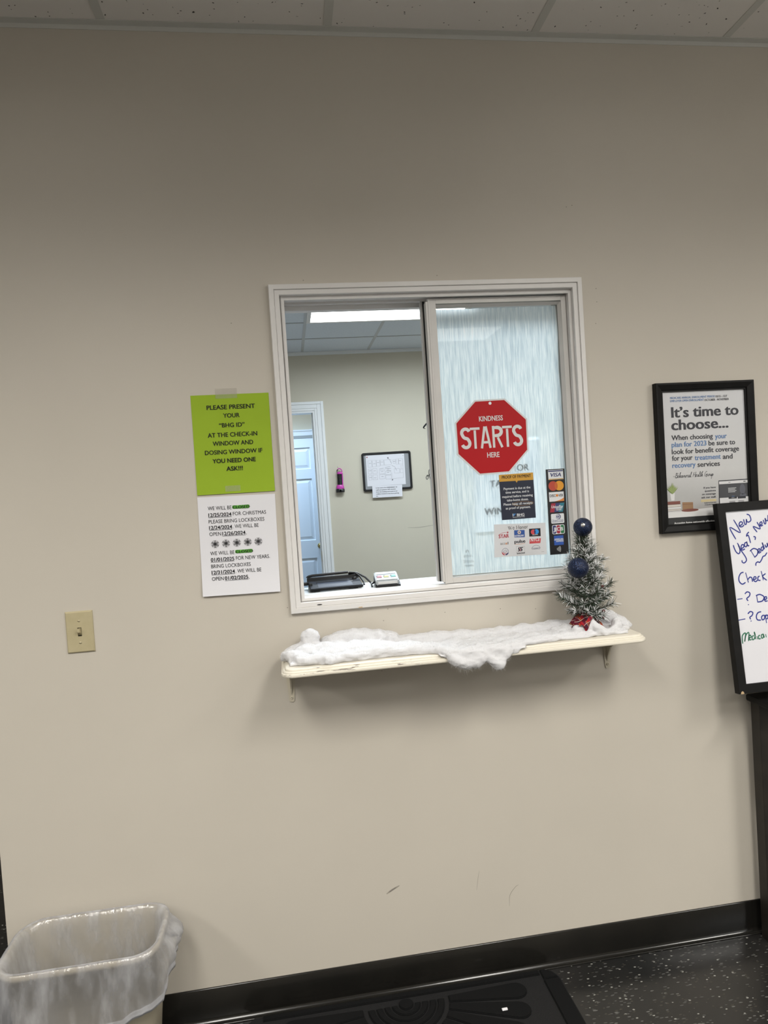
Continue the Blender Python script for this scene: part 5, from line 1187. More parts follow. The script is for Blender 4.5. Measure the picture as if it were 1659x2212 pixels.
# a few reaching twigs that break the outline, as on the right of the tree
for (z, a, L, rise, snow) in [(0.070, -0.25, 0.088, 0.50, 0.25), (0.045, 0.05, 0.085, 0.35, 0.30), (0.040, -0.6, 0.080, 0.15, 0.35), (0.060, 3.3, 0.080, 0.20, 0.35), (0.160, -0.1, 0.062, 0.30, 0.8), (0.130, 0.1, 0.066, 0.2, 0.8), (0.030, -1.4, 0.060, -0.05, 0.8), (0.025, -1.0, 0.060, -0.10, 0.7), (0.185, 0.3, 0.048, 0.7, 0.5)]: branch(z, a, L, rise, snow, 1.2)
M_berry = mat('dull_red_berry', (0.085, 0.014, 0.014), 0.7)
for p in [(0.040, -0.036, 0.116), (0.043, -0.030, 0.110), (0.040, -0.034, 0.046), (0.034, -0.046, 0.030)]: MB().sphere(p, 0.0043, 0, 12, 8).build('berry', M_berry, tr)
# plaid cloth around the foot
M_plaid = mat('red_plaid', (0.30, 0.012, 0.02), 0.85, spec=0.15); nt, ln, b_ = nodes(M_plaid)
mp = coord(nt, ln, (1, 1, 1), (0, 0.4, 0), world=False); sx = nt.new('ShaderNodeSeparateXYZ'); ln.new(mp.outputs[0], sx.inputs[0])
def stripes(src, f, off, thr):
    a = nt.new('ShaderNodeMath'); a.operation = 'MULTIPLY_ADD'; ln.new(src, a.inputs[0]); a.inputs[1].default_value = f; a.inputs[2].default_value = off
    fr = nt.new('ShaderNodeMath'); fr.operation = 'FRACT'; ln.new(a.outputs[0], fr.inputs[0]); l = nt.new('ShaderNodeMath'); l.operation = 'LESS_THAN'; ln.new(fr.outputs[0], l.inputs[0]); l.inputs[1].default_value = thr; return l.outputs[0]
def mixc(fac, a, bcol, k):
    f = nt.new('ShaderNodeMath'); f.operation = 'MULTIPLY'; ln.new(fac, f.inputs[0]); f.inputs[1].default_value = k
    m_ = nt.new('ShaderNodeMix'); m_.data_type = 'RGBA'; ln.new(f.outputs[0], m_.inputs[0]); ln.new(a, m_.inputs[6]); m_.inputs[7].default_value = (*bcol, 1); return m_.outputs[2]
rgb = nt.new('ShaderNodeRGB'); rgb.outputs[0].default_value = (0.30, 0.012, 0.02, 1); c = rgb.outputs[0]
for ax in (0, 2): c = mixc(stripes(sx.outputs[ax], 42, 0.1, 0.42), c, (0.012, 0.014, 0.03), 0.62)
for ax in (0, 2): c = mixc(stripes(sx.outputs[ax], 42, 0.72, 0.035), c, (0.55, 0.50, 0.42), 0.8)
c = mixc(stripes(sx.outputs[0], 42, 0.55, 0.03), c, (0.5, 0.36, 0.05), 0.8); ln.new(c, b_.inputs['Base Color'])
mb = MB(); na, nz_ = 72, 12; vs = []
for j in range(nz_ + 1):
    t = j / nz_
    for i in range(na):
        a = 2 * pi * i / na; fold = sin(a * 7 + 0.6) * 0.5 + sin(a * 11 + 2) * 0.35
        R = 0.018 + (0.030 + 0.009 * fold) * (1 - t) ** 0.8 + 0.012 * max(0, cos(a - 3.75)) ** 6 * (1 - t); z = -0.004 + 0.044 * t + 0.003 * fold * t
        vs.append((R * cos(a), R * sin(a) * 0.9, max(z, -0.0105 + 0.001 * t)))
mb.add(vs, [(j * na + i, j * na + (i + 1) % na, (j + 1) * na + (i + 1) % na, (j + 1) * na + i) for j in range(nz_) for i in range(na)], 0, True)
# a loose corner of the cloth, poking out to the left
vs = []; nu, nv = 14, 8
for i in range(nu + 1):
    u = i / nu
    for j in range(nv + 1):
        v = j / nv; x = -0.004 - 0.046 * u; y = -0.052 - 0.018 * sin(u * 2.2) + 0.004 * sin(v * 6 + u * 4); z = 0.036 - 0.012 * u ** 2 + (v - 1) * 0.034 * (0.35 + 0.65 * sin(pi * min(1, u + .15))) + 0.005 * sin(u * 9)
        vs.append((x, y, max(z, -0.0105 + 0.0003 * j)))
mb.add(vs, [(i * (nv + 1) + j, i * (nv + 1) + j + 1, (i + 1) * (nv + 1) + j + 1, (i + 1) * (nv + 1) + j) for i in range(nu) for j in range(nv)], 0, True)
mb.build('plaid_wrap', M_plaid, tr)

M_glit = mat('blue_glitter', (0.004, 0.010, 0.035), 0.38, 0.4); nt, ln, b_ = nodes(M_glit)
mp = coord(nt, ln, world=False); v = N(nt, 'ShaderNodeTexVoronoi', Scale=900.0); ln.new(mp.outputs[0], v.inputs['Vector'])
r = ramp(nt, [(0.0, (0.002, 0.005, 0.020)), (0.80, (0.004, 0.010, 0.040)), (1.0, (0.03, 0.075, 0.20))]); sp = nt.new('ShaderNodeSeparateColor'); ln.new(v.outputs['Color'], sp.inputs[0]); ln.new(sp.outputs[0], r.inputs[0]); ln.new(r.outputs[0], b_.inputs['Base Color'])
nm = nt.new('ShaderNodeVectorMath'); nm.operation = 'MULTIPLY_ADD'; ln.new(v.outputs['Color'], nm.inputs[0]); nm.inputs[1].default_value = (0.7, 0.7, 0.7); nm.inputs[2].default_value = (-0.35, -0.35, -0.35)
g = nt.new('ShaderNodeNewGeometry'); na_ = nt.new('ShaderNodeVectorMath'); ln.new(nm.outputs[0], na_.inputs[0]); ln.new(g.outputs['Normal'], na_.inputs[1]); nn_ = nt.new('ShaderNodeVectorMath'); nn_.operation = 'NORMALIZE'; ln.new(na_.outputs[0], nn_.inputs[0]); ln.new(nn_.outputs[0], b_.inputs['Normal'])
def bauble(loc, r_, cap_dir, label):
    t = thing('bauble', label, 'ornament', loc)
    MB().sphere((0, 0, 0), r_, 0, 40, 24).build('ball', M_glit, t)
    d = Vector(cap_dir).normalized(); q = MB().lathe([(0.0, r_ * 1.02), (0.0055, r_ * 1.02), (0.0062, r_ * 0.985), (0.0066, r_ * 0.955)], (0, 0, 0), 16)
    q.tube([(0.0020 * cos(a), 0, r_ * 1.02 + 0.002 + 0.0020 * sin(a)) for a in [2 * pi * k / 10 for k in range(11)]], 0.0004, 5, caps=False)
    q.xf(Vector((0, 0, 1)).rotation_difference(d).to_matrix().to_4x4()); q.build('cap', M_chrome, t)
bauble((0.6695, -0.1015, 1.3440), 0.0268, (-0.35, -0.85, 0.30), 'dark blue glitter bauble at the very top of the little tree')
bauble((0.6250, -0.1560, 1.2345), 0.0290, (0.55, 0.35, 0.85), 'dark blue glitter bauble low on the left side of the little tree')

# ================================================================== ON THE COUNTER
ZC = 1.187
pd = thing('signature_pad', 'black electronic signature pad lying on the hatch counter', 'signature pad', (-0.036, 0.150, ZC), (0, 0, radians(4)))
mb = MB(); w = 0.083
S = [(-0.010, 0.0035), (-0.012, 0.0075), (-0.010, 0.0105), (0.066, 0.0265), (0.070, 0.0350), (0.084, 0.0370), (0.090, 0.0335), (0.090, 0.0230), (0.020, 0.0035)]
k = len(S); b = bmesh.new(); va = [b.verts.new((-w, p[0], p[1])) for p in S]; vb = [b.verts.new((w, p[0], p[1])) for p in S]
b.faces.new(va[::-1]); b.faces.new(vb)
for i in range(k): b.faces.new((va[i], va[(i + 1) % k], vb[(i + 1) % k], vb[i]))
bmesh.ops.recalc_face_normals(b, faces=list(b.faces)); bmesh.ops.bevel(b, geom=list(b.edges), offset=0.0016, segments=2, affect='EDGES'); mb.bm(b)
mb.build('body', mat('charcoal_plastic', (0.004, 0.0042, 0.005), 0.5, spec=0.25), pd)
al = math.atan2(0.016, 0.076)
def on_slope(x, s, h): return (x, -0.010 + s * cos(al) - h * sin(al), 0.0105 + s * sin(al) + h * cos(al))
def slab(x0, x1, s0, s1, h0, h1, name, m):
    vs = [on_slope(x, s, h) for h in (h0, h1) for (x, s) in ((x0, s0), (x1, s0), (x1, s1), (x0, s1))]
    return MB().add(vs, [(3, 2, 1, 0), (4, 5, 6, 7), (0, 1, 5, 4), (1, 2, 6, 5), (2, 3, 7, 6), (3, 0, 4, 7)]).build(name, m, pd)
slab(-w + 0.002, w - 0.002, 0.002, 0.068, -0.0004, 0.0007, 'top_plate', mat('slate_plate', (0.016, 0.020, 0.030), 0.5, spec=0.3))
slab(-0.058, 0.058, 0.052, 0.060, 0.0006, 0.0016, 'screen_bezel', M_black); slab(0.050, 0.058, 0.040, 0.056, 0.0006, 0.0016, 'screen_bezel', M_black)
slab(-0.056, 0.052, 0.008, 0.053, 0.0006, 0.0011, 'screen', mat('lcd_grey', (0.040, 0.050, 0.076), 0.4, spec=0.3))
MB().tube([(-0.078, 0.077, 0.0405), (-0.066, 0.077, 0.0425), (0.050, 0.077, 0.0440)], 0.0042, 12).tube([(-0.078, 0.077, 0.0405), (-0.086, 0.077, 0.0385)], 0.0042, 12, r2=0.001).build('stylus', M_black, pd)
MB().lathe([(0.0, 0.0305), (0.007, 0.030), (0.008, 0.027), (0.008, 0.020)], (0.066, 0.052, 0), 16).build('pen_well', M_black, pd)
MB().tube([(0.054, 0.078, 0.0425), (0.072, 0.070, 0.0405), (0.084, 0.050, 0.030), (0.091, 0.022, 0.014), (0.089, 0.010, 0.008)], 0.0030, 8).tube([(0.052, 0.080, 0.040), (0.080, 0.086, 0.038), (0.106, 0.078, 0.022), (0.122, 0.066, 0.0035)], 0.0034, 8).build('tether_cord', M_black, pd)
MB().box(-0.104, -0.083, 0.060, 0.080, 0.014, 0.024, bev=0.002).tube([(-0.100, 0.070, 0.022), (-0.122, 0.075, 0.030), (-0.135, 0.09, 0.020)], 0.003, 8).build('cable_plug', M_black, pd)
mb = MB()
for x in (-0.06, 0.06): mb.box(x - 0.008, x + 0.008, 0.0, 0.012, 0.0002, 0.006); mb.box(x - 0.010, x + 0.010, 0.060, 0.080, 0.0002, 0.0150)
mb.box(-w + 0.002, -w + 0.010, 0.020, 0.080, 0.0002, 0.024); mb.build('foot', M_black, pd)

cr = thing('card_reader', 'small white card reader with coloured buttons beside the signature pad', 'card reader', (0.122, 0.118, ZC), (0, 0, radians(-3)))
def wedge(x0, x1, S, m, name, bev=0.0015, par=cr):
    b = bmesh.new(); va = [b.verts.new((x0, p[0], p[1])) for p in S]; vb = [b.verts.new((x1, p[0], p[1])) for p in S]; k = len(S)
    b.faces.new(va[::-1]); b.faces.new(vb)
    for i in range(k): b.faces.new((va[i], va[(i + 1) % k], vb[(i + 1) % k], vb[i]))
    bmesh.ops.recalc_face_normals(b, faces=list(b.faces))
    if bev: bmesh.ops.bevel(b, geom=list(b.edges), offset=bev, segments=2, affect='EDGES')
    return MB().bm(b).build(name, m, par)
wedge(-0.039, 0.039, [(-0.006, 0.0003), (-0.007, 0.007), (0.075, 0.030), (0.080, 0.026), (0.080, 0.0003)], M_black, 'base')
wedge(-0.038, 0.034, [(-0.0055, 0.0065), (-0.0045, 0.0235), (0.002, 0.0270), (0.066, 0.0415), (0.070, 0.0380), (0.070, 0.026)], mat('silver_white', (0.30, 0.32, 0.33), 0.3), 'body', 0.003)
MB().box(-0.031, 0.029, -0.0068, -0.0050, 0.0110, 0.0195, bev=0.0005).build('slot_panel', mat('pale_panel', (0.48, 0.48, 0.47), 0.3), cr)
MB().box(-0.030, 0.028, -0.0072, -0.0066, 0.0098, 0.0112).build('card_slot', M_black, cr)
a2 = math.atan2(0.0145, 0.064)
def top_slab(x0, x1, s0, s1, h0, h1, name, m):
    f = lambda x, s, h: (x, 0.002 + s * cos(a2) - h * sin(a2), 0.0270 + s * sin(a2) + h * cos(a2))
    vs = [f(x, s, h) for h in (h0, h1) for (x, s) in ((x0, s0), (x1, s0), (x1, s1), (x0, s1))]
    MB().add(vs, [(3, 2, 1, 0), (4, 5, 6, 7), (0, 1, 5, 4), (1, 2, 6, 5), (2, 3, 7, 6), (3, 0, 4, 7)]).build(name, m, cr)
top_slab(-0.032, 0.028, 0.040, 0.058, -0.0006, 0.0009, 'display', mat('display_grey', (0.10, 0.13, 0.17), 0.2))
for x, c, nm in ((-0.024, (0.30, 0.06, 0.08), 'red'), (-0.002, (0.42, 0.42, 0.10), 'yellow'), (0.020, (0.05, 0.26, 0.22), 'green')):
    top_slab(x - 0.009, x + 0.007, 0.012, 0.028, -0.0006, 0.0010, 'button', mat('key_' + nm, c, 0.4)); top_slab(x - 0.0095, x - 0.0055, 0.020, 0.029, -0.0005, 0.0013, 'key_print', M_black)
MB().tube([(-0.038, 0.030, 0.016), (-0.050, 0.026, 0.010), (-0.049, 0.012, 0.004)], 0.003, 8).build('cable', M_black, cr)

# ================================================================== ON THE OFFICE REAR WALL
YW = YO
ob = thing('notice_board', 'black rimmed grey board with an evacuation plan on the office wall', 'notice board', (0.536, YW, 1.484))
def rrect(x0, x1, z0, z1, r, n=6): return rr(x0, x1, z0, z1, r, n)
OW, OH = 0.4655, 0.3600
def rframe(mb, e0, e1, y0, y1, r0, r1, mi=0, n=6):
    A = rrect(e0, OW - e0, e0, OH - e0, r0, n); B = rrect(e1, OW - e1, e1, OH - e1, r1, n); m = len(A)
    vs = [(p[0], y0, p[1]) for p in A] + [(p[0], y1, p[1]) for p in B]; mb.add(vs, [(i + m, (i + 1) % m + m, (i + 1) % m, i) for i in range(m)], mi, True)
mb = MB(); rframe(mb, 0, 0, -0.001, -0.018, .02, .02); rframe(mb, 0, 0.005, -0.018, -0.024, .02, .018); rframe(mb, 0.005, 0.018, -0.024, -0.024, .018, .010); rframe(mb, 0.018, 0.021, -0.024, -0.012, .010, .008)
mb.build('rim', M_black, ob); MB().box(0.012, OW - 0.012, -0.014, -0.001, 0.012, OH - 0.012).build('panel', mat('grey_felt', (0.28, 0.29, 0.30), 0.9), ob)
pl = thing('paper_notice', 'white floor plan sheet pinned to the grey board', 'notice', (0.5742, YW - 0.0150, 1.5325), (0, 0.002, 0))
PWd, PHd = 0.364, 0.2875
MB().prism([(0, 0), (PWd, 0), (PWd, PHd), (0, PHd)], -0.0006, 0.0, 0).build('paper', M_paper, pl)
mb = MB(); ln_ = mat('plan_line', (0.10, 0.10, 0.11), 0.7); fx = lambda a: a * PWd; fz = lambda a: a * PHd
def room(x0, x1, z0, z1, w_=0.0013): mb.stroke([(fx(x0), fz(z0)), (fx(x1), fz(z0)), (fx(x1), fz(z1)), (fx(x0), fz(z1)), (fx(x0), fz(z0))], w_, -0.0012, 0, curve=False)
for r_ in [(.05, .15, .62, .83), (.16, .26, .62, .83), (.27, .36, .64, .83), (.37, .46, .66, .83), (.47, .65, .66, .83), (.05, .13, .40, .56), (.16, .27, .40, .56), (.05, .13, .20, .36), (.16, .27, .20, .36), (.33, .47, .38, .50), (.33, .47, .22, .36), (.49, .63, .34, .46), (.49, .63, .20, .33), (.70, .76, .70, .82), (.78, .84, .66, .84), (.85, .95, .66, .84), (.90, .95, .50, .62), (.72, .86, .38, .52), (.87, .95, .38, .50)]: room(*r_)
mb.stroke([(fx(.65), fz(.40)), (fx(.65), fz(.20)), (fx(.95), fz(.22)), (fx(.95), fz(.84))], 0.0014, -0.0012, 0, curve=False)
for (a, b_, c, d) in [(.60, .86, .66, .70), (.66, .64, .74, .58), (.74, .58, .78, .46), (.33, .54, .45, .56), (.48, .58, .62, .60), (.48, .54, .64, .54), (.52, .48, .64, .46)]: mb.stroke([(fx(a), fz(b_)), (fx(c), fz(d))], 0.0026, -0.0012, 0, curve=False)
for (a, b_) in [(.10, .74), (.21, .72), (.31, .75), (.41, .76), (.09, .50), (.21, .49), (.09, .28), (.21, .26), (.40, .45), (.40, .29), (.55, .41), (.56, .52), (.73, .76), (.88, .77)]: mb.box(fx(a) - .010, fx(a) + .012, -0.0012, -0.0011, fz(b_), fz(b_) + .002)
mb.flat([(fx(.55), fz(.90)), (fx(.58), fz(.84)), (fx(.59), fz(.91))], -0.0012); mb.flat([(fx(.64), fz(.14)), (fx(.68), fz(.16)), (fx(.65), fz(.20))], -0.0012); mb.build('plan_drawing', ln_, pl)
MB().sphere((0.012, -0.004, PHd - 0.016), 0.0050, 0, 12, 8).build('push_pin', mat('red_pin', (0.35, 0.02, 0.03), 0.4), pl); MB().sphere((PWd - 0.012, -0.003, PHd - 0.018), 0.0030, 0, 12, 8).build('push_pin', mat('grey_pin', (0.25, 0.25, 0.26), 0.4), pl)
en = thing('paper_notice', 'small white emergency note hanging below the floor plan', 'notice', (0.6150, YW - 0.0270, 1.4230), (0, 0.012, 0))
MB().prism([(0, 0), (0.281, 0), (0.2835, 0.110), (0, 0.110)], -0.0006, 0.0).build('paper', M_paper, en)
mb = MB()
for i, (s, w_) in enumerate([('In the event of an EMERGENCY all', .200), ('staff and patients will evacuate', .188), ('from the building and meet at our', .203), ('mailbox located in the front parking', .216), ('lot.', .018)]): put_text(mb, s, 0.034, 0.034 + w_, 0.0865 - 0.0190 * i, 0.0085, -0.0009, 0, bold=0.03)
mb.box(0.142, 0.215, -0.0009, -0.0008, 0.0838, 0.0847); mb.build('lettering', M_ink, en)

ft = thing('flashlight', 'pink and black flashlight hanging from a nail on the office wall', 'flashlight', (0.318, YW - 0.026, 1.495), (0, 0.02, 0))
M_pink = mat('magenta_plastic', (0.50, 0.05, 0.36), 0.35)
mb = MB(); prof = [(0.0, 0.0), (0.038, 0.0), (0.040, 0.003), (0.040, 0.028), (0.036, 0.030), (0.036, 0.034)]; mb.lathe(prof, n=24)
for k in range(8): a = 2 * pi * k / 8; mb.box(-0.006, 0.006, -0.0415, -0.038, 0.004, 0.026)
mb.xf(Matrix.Diagonal((1, 0.62, 1, 1))); mb.build('bezel', M_black, ft)
MB().lathe([(0.036, 0.033), (0.037, 0.040), (0.034, 0.058), (0.026, 0.070), (0.024, 0.072)], n=24).xf(Matrix.Diagonal((1, 0.62, 1, 1))).build('head', M_pink, ft)
mb = MB(); pf = [(0.024, 0.070)]
for k in range(18): z = 0.072 + 0.0057 * k; pf += [(0.0245, z), (0.0245, z + 0.0036), (0.0222, z + 0.0042), (0.0222, z + 0.0052)]
mb.lathe(pf + [(0.020, 0.176)], n=24).xf(Matrix.Diagonal((1, 0.8, 1, 1))); mb.build('grip', M_black, ft)
mb = MB().box(0.019, 0.029, -0.012, 0.012, 0.066, 0.180, bev=0.002); mb.lathe([(0.0235, 0.168), (0.0250, 0.172), (0.0245, 0.184), (0.015, 0.190)], n=20)
mb.tube([(0.024 * cos(a), 0, 0.186 + 0.034 * sin(a)) for a in [pi * 0.05 * k for k in range(0, 16)]], 0.0045, 8); mb.build('handle_strip', M_pink, ft)
MB().tube([(-0.022, 0, 0.182), (-0.0235, 0, 0.200), (-0.016, 0, 0.213)], 0.0046, 8).build('wrist_loop', M_black, ft)
MB().tube([(-0.010, 0.024, 0.222), (-0.012, 0.0, 0.228), (-0.020, -0.012, 0.238)], 0.0018, 6).build('nail', M_chrome, ft)

wd = thing('wall_lettering', 'black script lettering on the office wall partly hidden by the window frame', 'wall decal', (0, YW, 0))
mb = MB(); y = -0.0012
mb.stroke([(1.205, 2.120), (1.1850, 2.098), (1.158, 2.070), (1.1435, 2.052), (1.150, 2.046)], 0.015, y, 0, taper=True); mb.stroke([(1.1435, 2.052), (1.150, 2.046), (1.162, 2.041)], 0.006, y, 0)
mb.disc(1.191, 1.951, 0.006, y, 0, 12)
mb.stroke([(1.1480, 1.598), (1.1395, 1.585), (1.1405, 1.568), (1.1500, 1.565), (1.1575, 1.577), (1.1550, 1.594), (1.1470, 1.597), (1.152, 1.602), (1.164, 1.600)], 0.0055, y, 0)
mb.stroke([(1.160, 1.590), (1.176, 1.612), (1.184, 1.640), (1.180, 1.653), (1.170, 1.646), (1.168, 1.610), (1.178, 1.560), (1.186, 1.548), (1.190, 1.570), (1.180, 1.585), (1.20, 1.592)], 0.0055, y, 0)
mb.build('lettering', M_ink, wd)
MB().stroke([(0.93, 1.12), (1.05, 1.115), (1.20, 1.13)], 0.007, YO - 0.0006, taper=True).build('scuff_mark', mat('scuff_office', (0.42, 0.40, 0.33), 0.8, alpha=0.35), wall_back)

# ================================================================== WASTE BIN AND BAG
BXc, BYc = -0.757, -0.150
bn = thing('waste_bin', 'beige rectangular plastic waste bin against the wall', 'waste bin', (BXc, BYc, 0))
M_bin = noisy('bin_beige', (0.31, 0.28, 0.215), (0.335, 0.30, 0.23), 12, 0.45)
def sup(hx, hy, r, n=12):
    P = []
    for (cx, cy, a) in ((hx - r, hy - r, 0), (-hx + r, hy - r, pi / 2), (-hx + r, -hy + r, pi), (hx - r, -hy + r, 1.5 * pi)):
        for k in range(n): P.append((cx + r * cos(a + pi / 2 * k / n), cy + r * sin(a + pi / 2 * k / n)))
        nx, ny = {0: (-1, 0), pi / 2: (0, -1), pi: (1, 0), 1.5 * pi: (0, 1)}[a]
        L = 2 * (hx - r) if ny == 0 else 2 * (hy - r); ex, ey = P[-1]
        sx_, sy_ = cx + r * cos(a + pi / 2), cy + r * sin(a + pi / 2); m = 10
        for k in range(m): P.append((sx_ + nx * L * k / m, sy_ + ny * L * k / m))
    return P
def shell(mb, rings, mi=0, close=False):
    n = len(rings[0]); vs = [p for R in rings for p in R]
    mb.add(vs, [(j * n + i, j * n + (i + 1) % n, (j + 1) * n + (i + 1) % n, (j + 1) * n + i) for j in range(len(rings) - 1) for i in range(n)], mi, True)
HX, HY, HR, HT = 0.186, 0.108, 0.062, 0.388
def ring(f, z, off=0.0): return [(p[0], p[1], z) for p in sup(HX * f[0] + off, HY * f[1] + off, HR * min(f) + off * .7)]
tap = lambda z: (0.80 + 0.20 * z / HT, 0.76 + 0.24 * z / HT)
mb = MB(); shell(mb, [ring(tap(0), 0.002, -0.004), ring(tap(0), 0.004), ring(tap(0.18), 0.18), ring(tap(0.37), 0.37), ring((1, 1), 0.371, 0.007), ring((1, 1), 0.386, 0.008), ring((1, 1), HT, 0.004), ring((1, 1), 0.386, -0.001), ring(tap(0.18), 0.18, -0.003), ring(tap(0.01), 0.010, -0.003)])
P = ring(tap(0.01), 0.010, -0.003); mb.add(P, [tuple(range(len(P)))]); P = ring(tap(0), 0.002, -0.004); mb.add(P, [tuple(range(len(P) - 1, -1, -1))])
mb.build('bin_body', M_bin, bn)
M_bag = bpy.data.materials.new('clear_bag'); M_bag.use_nodes = True; nt = M_bag.node_tree.nodes; ln = M_bag.node_tree.links; nt.clear()
out = nt.new('ShaderNodeOutputMaterial'); trn = nt.new('ShaderNodeBsdfTransparent'); trn.inputs[0].default_value = (0.97, 0.97, 0.985, 1)
dfs = nt.new('ShaderNodeBsdfDiffuse'); dfs.inputs[0].default_value = (0.72, 0.73, 0.77, 1); tls = nt.new('ShaderNodeBsdfTranslucent'); tls.inputs[0].default_value = (0.72, 0.73, 0.77, 1)
gls = nt.new('ShaderNodeBsdfGlossy'); gls.inputs['Roughness'].default_value = 0.14
bpg = nt.new('ShaderNodeBump'); bpg.inputs['Strength'].default_value = 0.9; bpg.inputs['Distance'].default_value = 0.004; mpg = coord(nt, ln, (60, 60, 22)); nzg = N(nt, 'ShaderNodeTexNoise', Scale=1.0, Detail=4); ln.new(mpg.outputs[0], nzg.inputs['Vector']); ln.new(nzg.outputs['Fac'], bpg.inputs['Height']); ln.new(bpg.outputs[0], gls.inputs['Normal'])
m1 = nt.new('ShaderNodeMixShader'); m1.inputs[0].default_value = 0.4; ln.new(dfs.outputs[0], m1.inputs[1]); ln.new(tls.outputs[0], m1.inputs[2])
lw = nt.new('ShaderNodeLayerWeight'); lw.inputs[0].default_value = 0.45
mp = coord(nt, ln, (26, 26, 9)); nz1 = N(nt, 'ShaderNodeTexNoise', Scale=1.0, Detail=4); ln.new(mp.outputs[0], nz1.inputs['Vector'])
rz = ramp(nt, [(0.40, (0.10, 0.10, 0.10)), (0.72, (0.50, 0.50, 0.50))]); ln.new(nz1.outputs['Fac'], rz.inputs[0])
mx_ = nt.new('ShaderNodeMath'); mx_.operation = 'MULTIPLY_ADD'; ln.new(lw.outputs['Facing'], mx_.inputs[0]); mx_.inputs[1].default_value = 0.62; ln.new(rz.outputs[0], mx_.inputs[2]); mx_.use_clamp = True
m2 = nt.new('ShaderNodeMixShader'); ln.new(mx_.outputs[0], m2.inputs[0]); ln.new(trn.outputs[0], m2.inputs[1]); ln.new(m1.outputs[0], m2.inputs[2])
pw_ = nt.new('ShaderNodeMath'); pw_.operation = 'POWER'; ln.new(lw.outputs['Facing'], pw_.inputs[0]); pw_.inputs[1].default_value = 3.0; frn = nt.new('ShaderNodeMath'); frn.operation = 'MULTIPLY_ADD'; ln.new(pw_.outputs[0], frn.inputs[0]); frn.inputs[1].default_value = 0.25; frn.inputs[2].default_value = 0.09; m3 = nt.new('ShaderNodeMixShader'); ln.new(frn.outputs[0], m3.inputs[0]); ln.new(m2.outputs[0], m3.inputs[1]); ln.new(gls.outputs[0], m3.inputs[2]); ln.new(m3.outputs[0], out.inputs[0])
bg = thing('bin_bag', 'clear crinkled plastic liner folded over the waste bin rim', 'bin liner', (BXc, BYc, 0))
def bagring(f, z, off, wr, seed, zw=0.0):
    P = sup(HX * f[0] + off, HY * f[1] + off, max(0.02, HR * min(f) + off * .7)); n = len(P); R = []
    for i, (x, y) in enumerate(P):
        a = math.atan2(y / HY, x / HX); d = Vector((x, y)).normalized(); c_ = Vector((cos(a) * 3.2, sin(a) * 3.2, 0))
        w_ = noise.noise(c_ * 1.6 + Vector((0, 0, seed + z * 2.0))) * 0.6 + noise.noise(c_ * 4.2 + Vector((0, 0, seed + z * 5))) * 0.5 + abs(noise.noise(c_ * 8 + Vector((5, 0, seed + z * 3)))) * 0.45
        zz = z + zw * (noise.noise(c_ * 0.9 + Vector((0, 7, seed))) + 0.4 * noise.noise(c_ * 3 + Vector((0, 3, seed))))
        xx, yy = x + d.x * wr * w_, y + d.y * wr * w_
        R.append([xx, yy, zz])
    return R
# inside lining
ins = [bagring(tap(z), z, -0.007 - 0.004 * (1 - z / HT), 0.007 * min(1, (HT - z) / 0.08 + 0.05), 1.0) for z in np.linspace(0.03, 0.380, 26)]
rim = [bagring((1, 1), 0.3905, -0.001, 0.0012, 2.0, 0.0012), bagring((1, 1), 0.3930, 0.004, 0.0012, 2.0, 0.0016), bagring((1, 1), 0.3900, 0.0100, 0.0016, 2.0, 0.0012), bagring((1, 1), 0.378, 0.0115, 0.003, 3.0)]
outs = []; H = 26
for j in range(1, H + 1):
    t = j / H; R = bagring((1, 1), 0.378 - 0.118 * t, 0.0115 + 0.002 * sin(pi * t), 0.003 + 0.017 * min(1, t * 1.6), 3.0 + 0.3 * t)
    for p in R:
        a = math.atan2(p[1] / HY, p[0] / HX); right = max(0, cos(a - 0.15)) ** 3; front = max(0, cos(a + 1.75)) ** 2; left = max(0, cos(a - 3.3)) ** 3
        p[0] += 0.030 * right * sin(min(1, t * 1.2) * pi * 0.75) ; p[1] += 0.010 * right * t
        p[2] += t * (0.062 * right - 0.032 * front + 0.004 * left) + 0.010 * t * noise.noise(Vector((cos(a) * 2.4, sin(a) * 2.4, 4)))
        p[1] -= 0.012 * front * t
    outs.append(R)
allr = ins + rim + outs
for R in allr:
    for p in R:
        p[1] = min(p[1], -BYc - 0.004); 
hem = []
for (dz, do) in ((-0.004, 0.0015), (0.004, 0.003), (0.016, 0.002)):
    hem.append([[p[0] * (1 + do / 0.2), min(p[1] * (1 + do / 0.11), -BYc - 0.0035), p[2] + dz] for p in outs[-1]])
mb = MB(); shell(mb, [[tuple(p) for p in R] for R in allr]); bgo = mb.build('bag_film', M_bag, bg)
mb = MB(); shell(mb, [[tuple(p) for p in outs[-2]]] + [[tuple(p) for p in R] for R in hem[:2]] + [[tuple(p) for p in hem[2]]]); M_hem = M_bag.copy(); M_hem.name = 'doubled_bag_edge'
for n_ in M_hem.node_tree.nodes:
    if n_.type == 'VALTORGB': n_.color_ramp.elements[0].color = (0.34, 0.34, 0.34, 1); n_.color_ramp.elements[1].color = (0.66, 0.66, 0.66, 1)
mb.build('bag_hem', M_hem, bg)

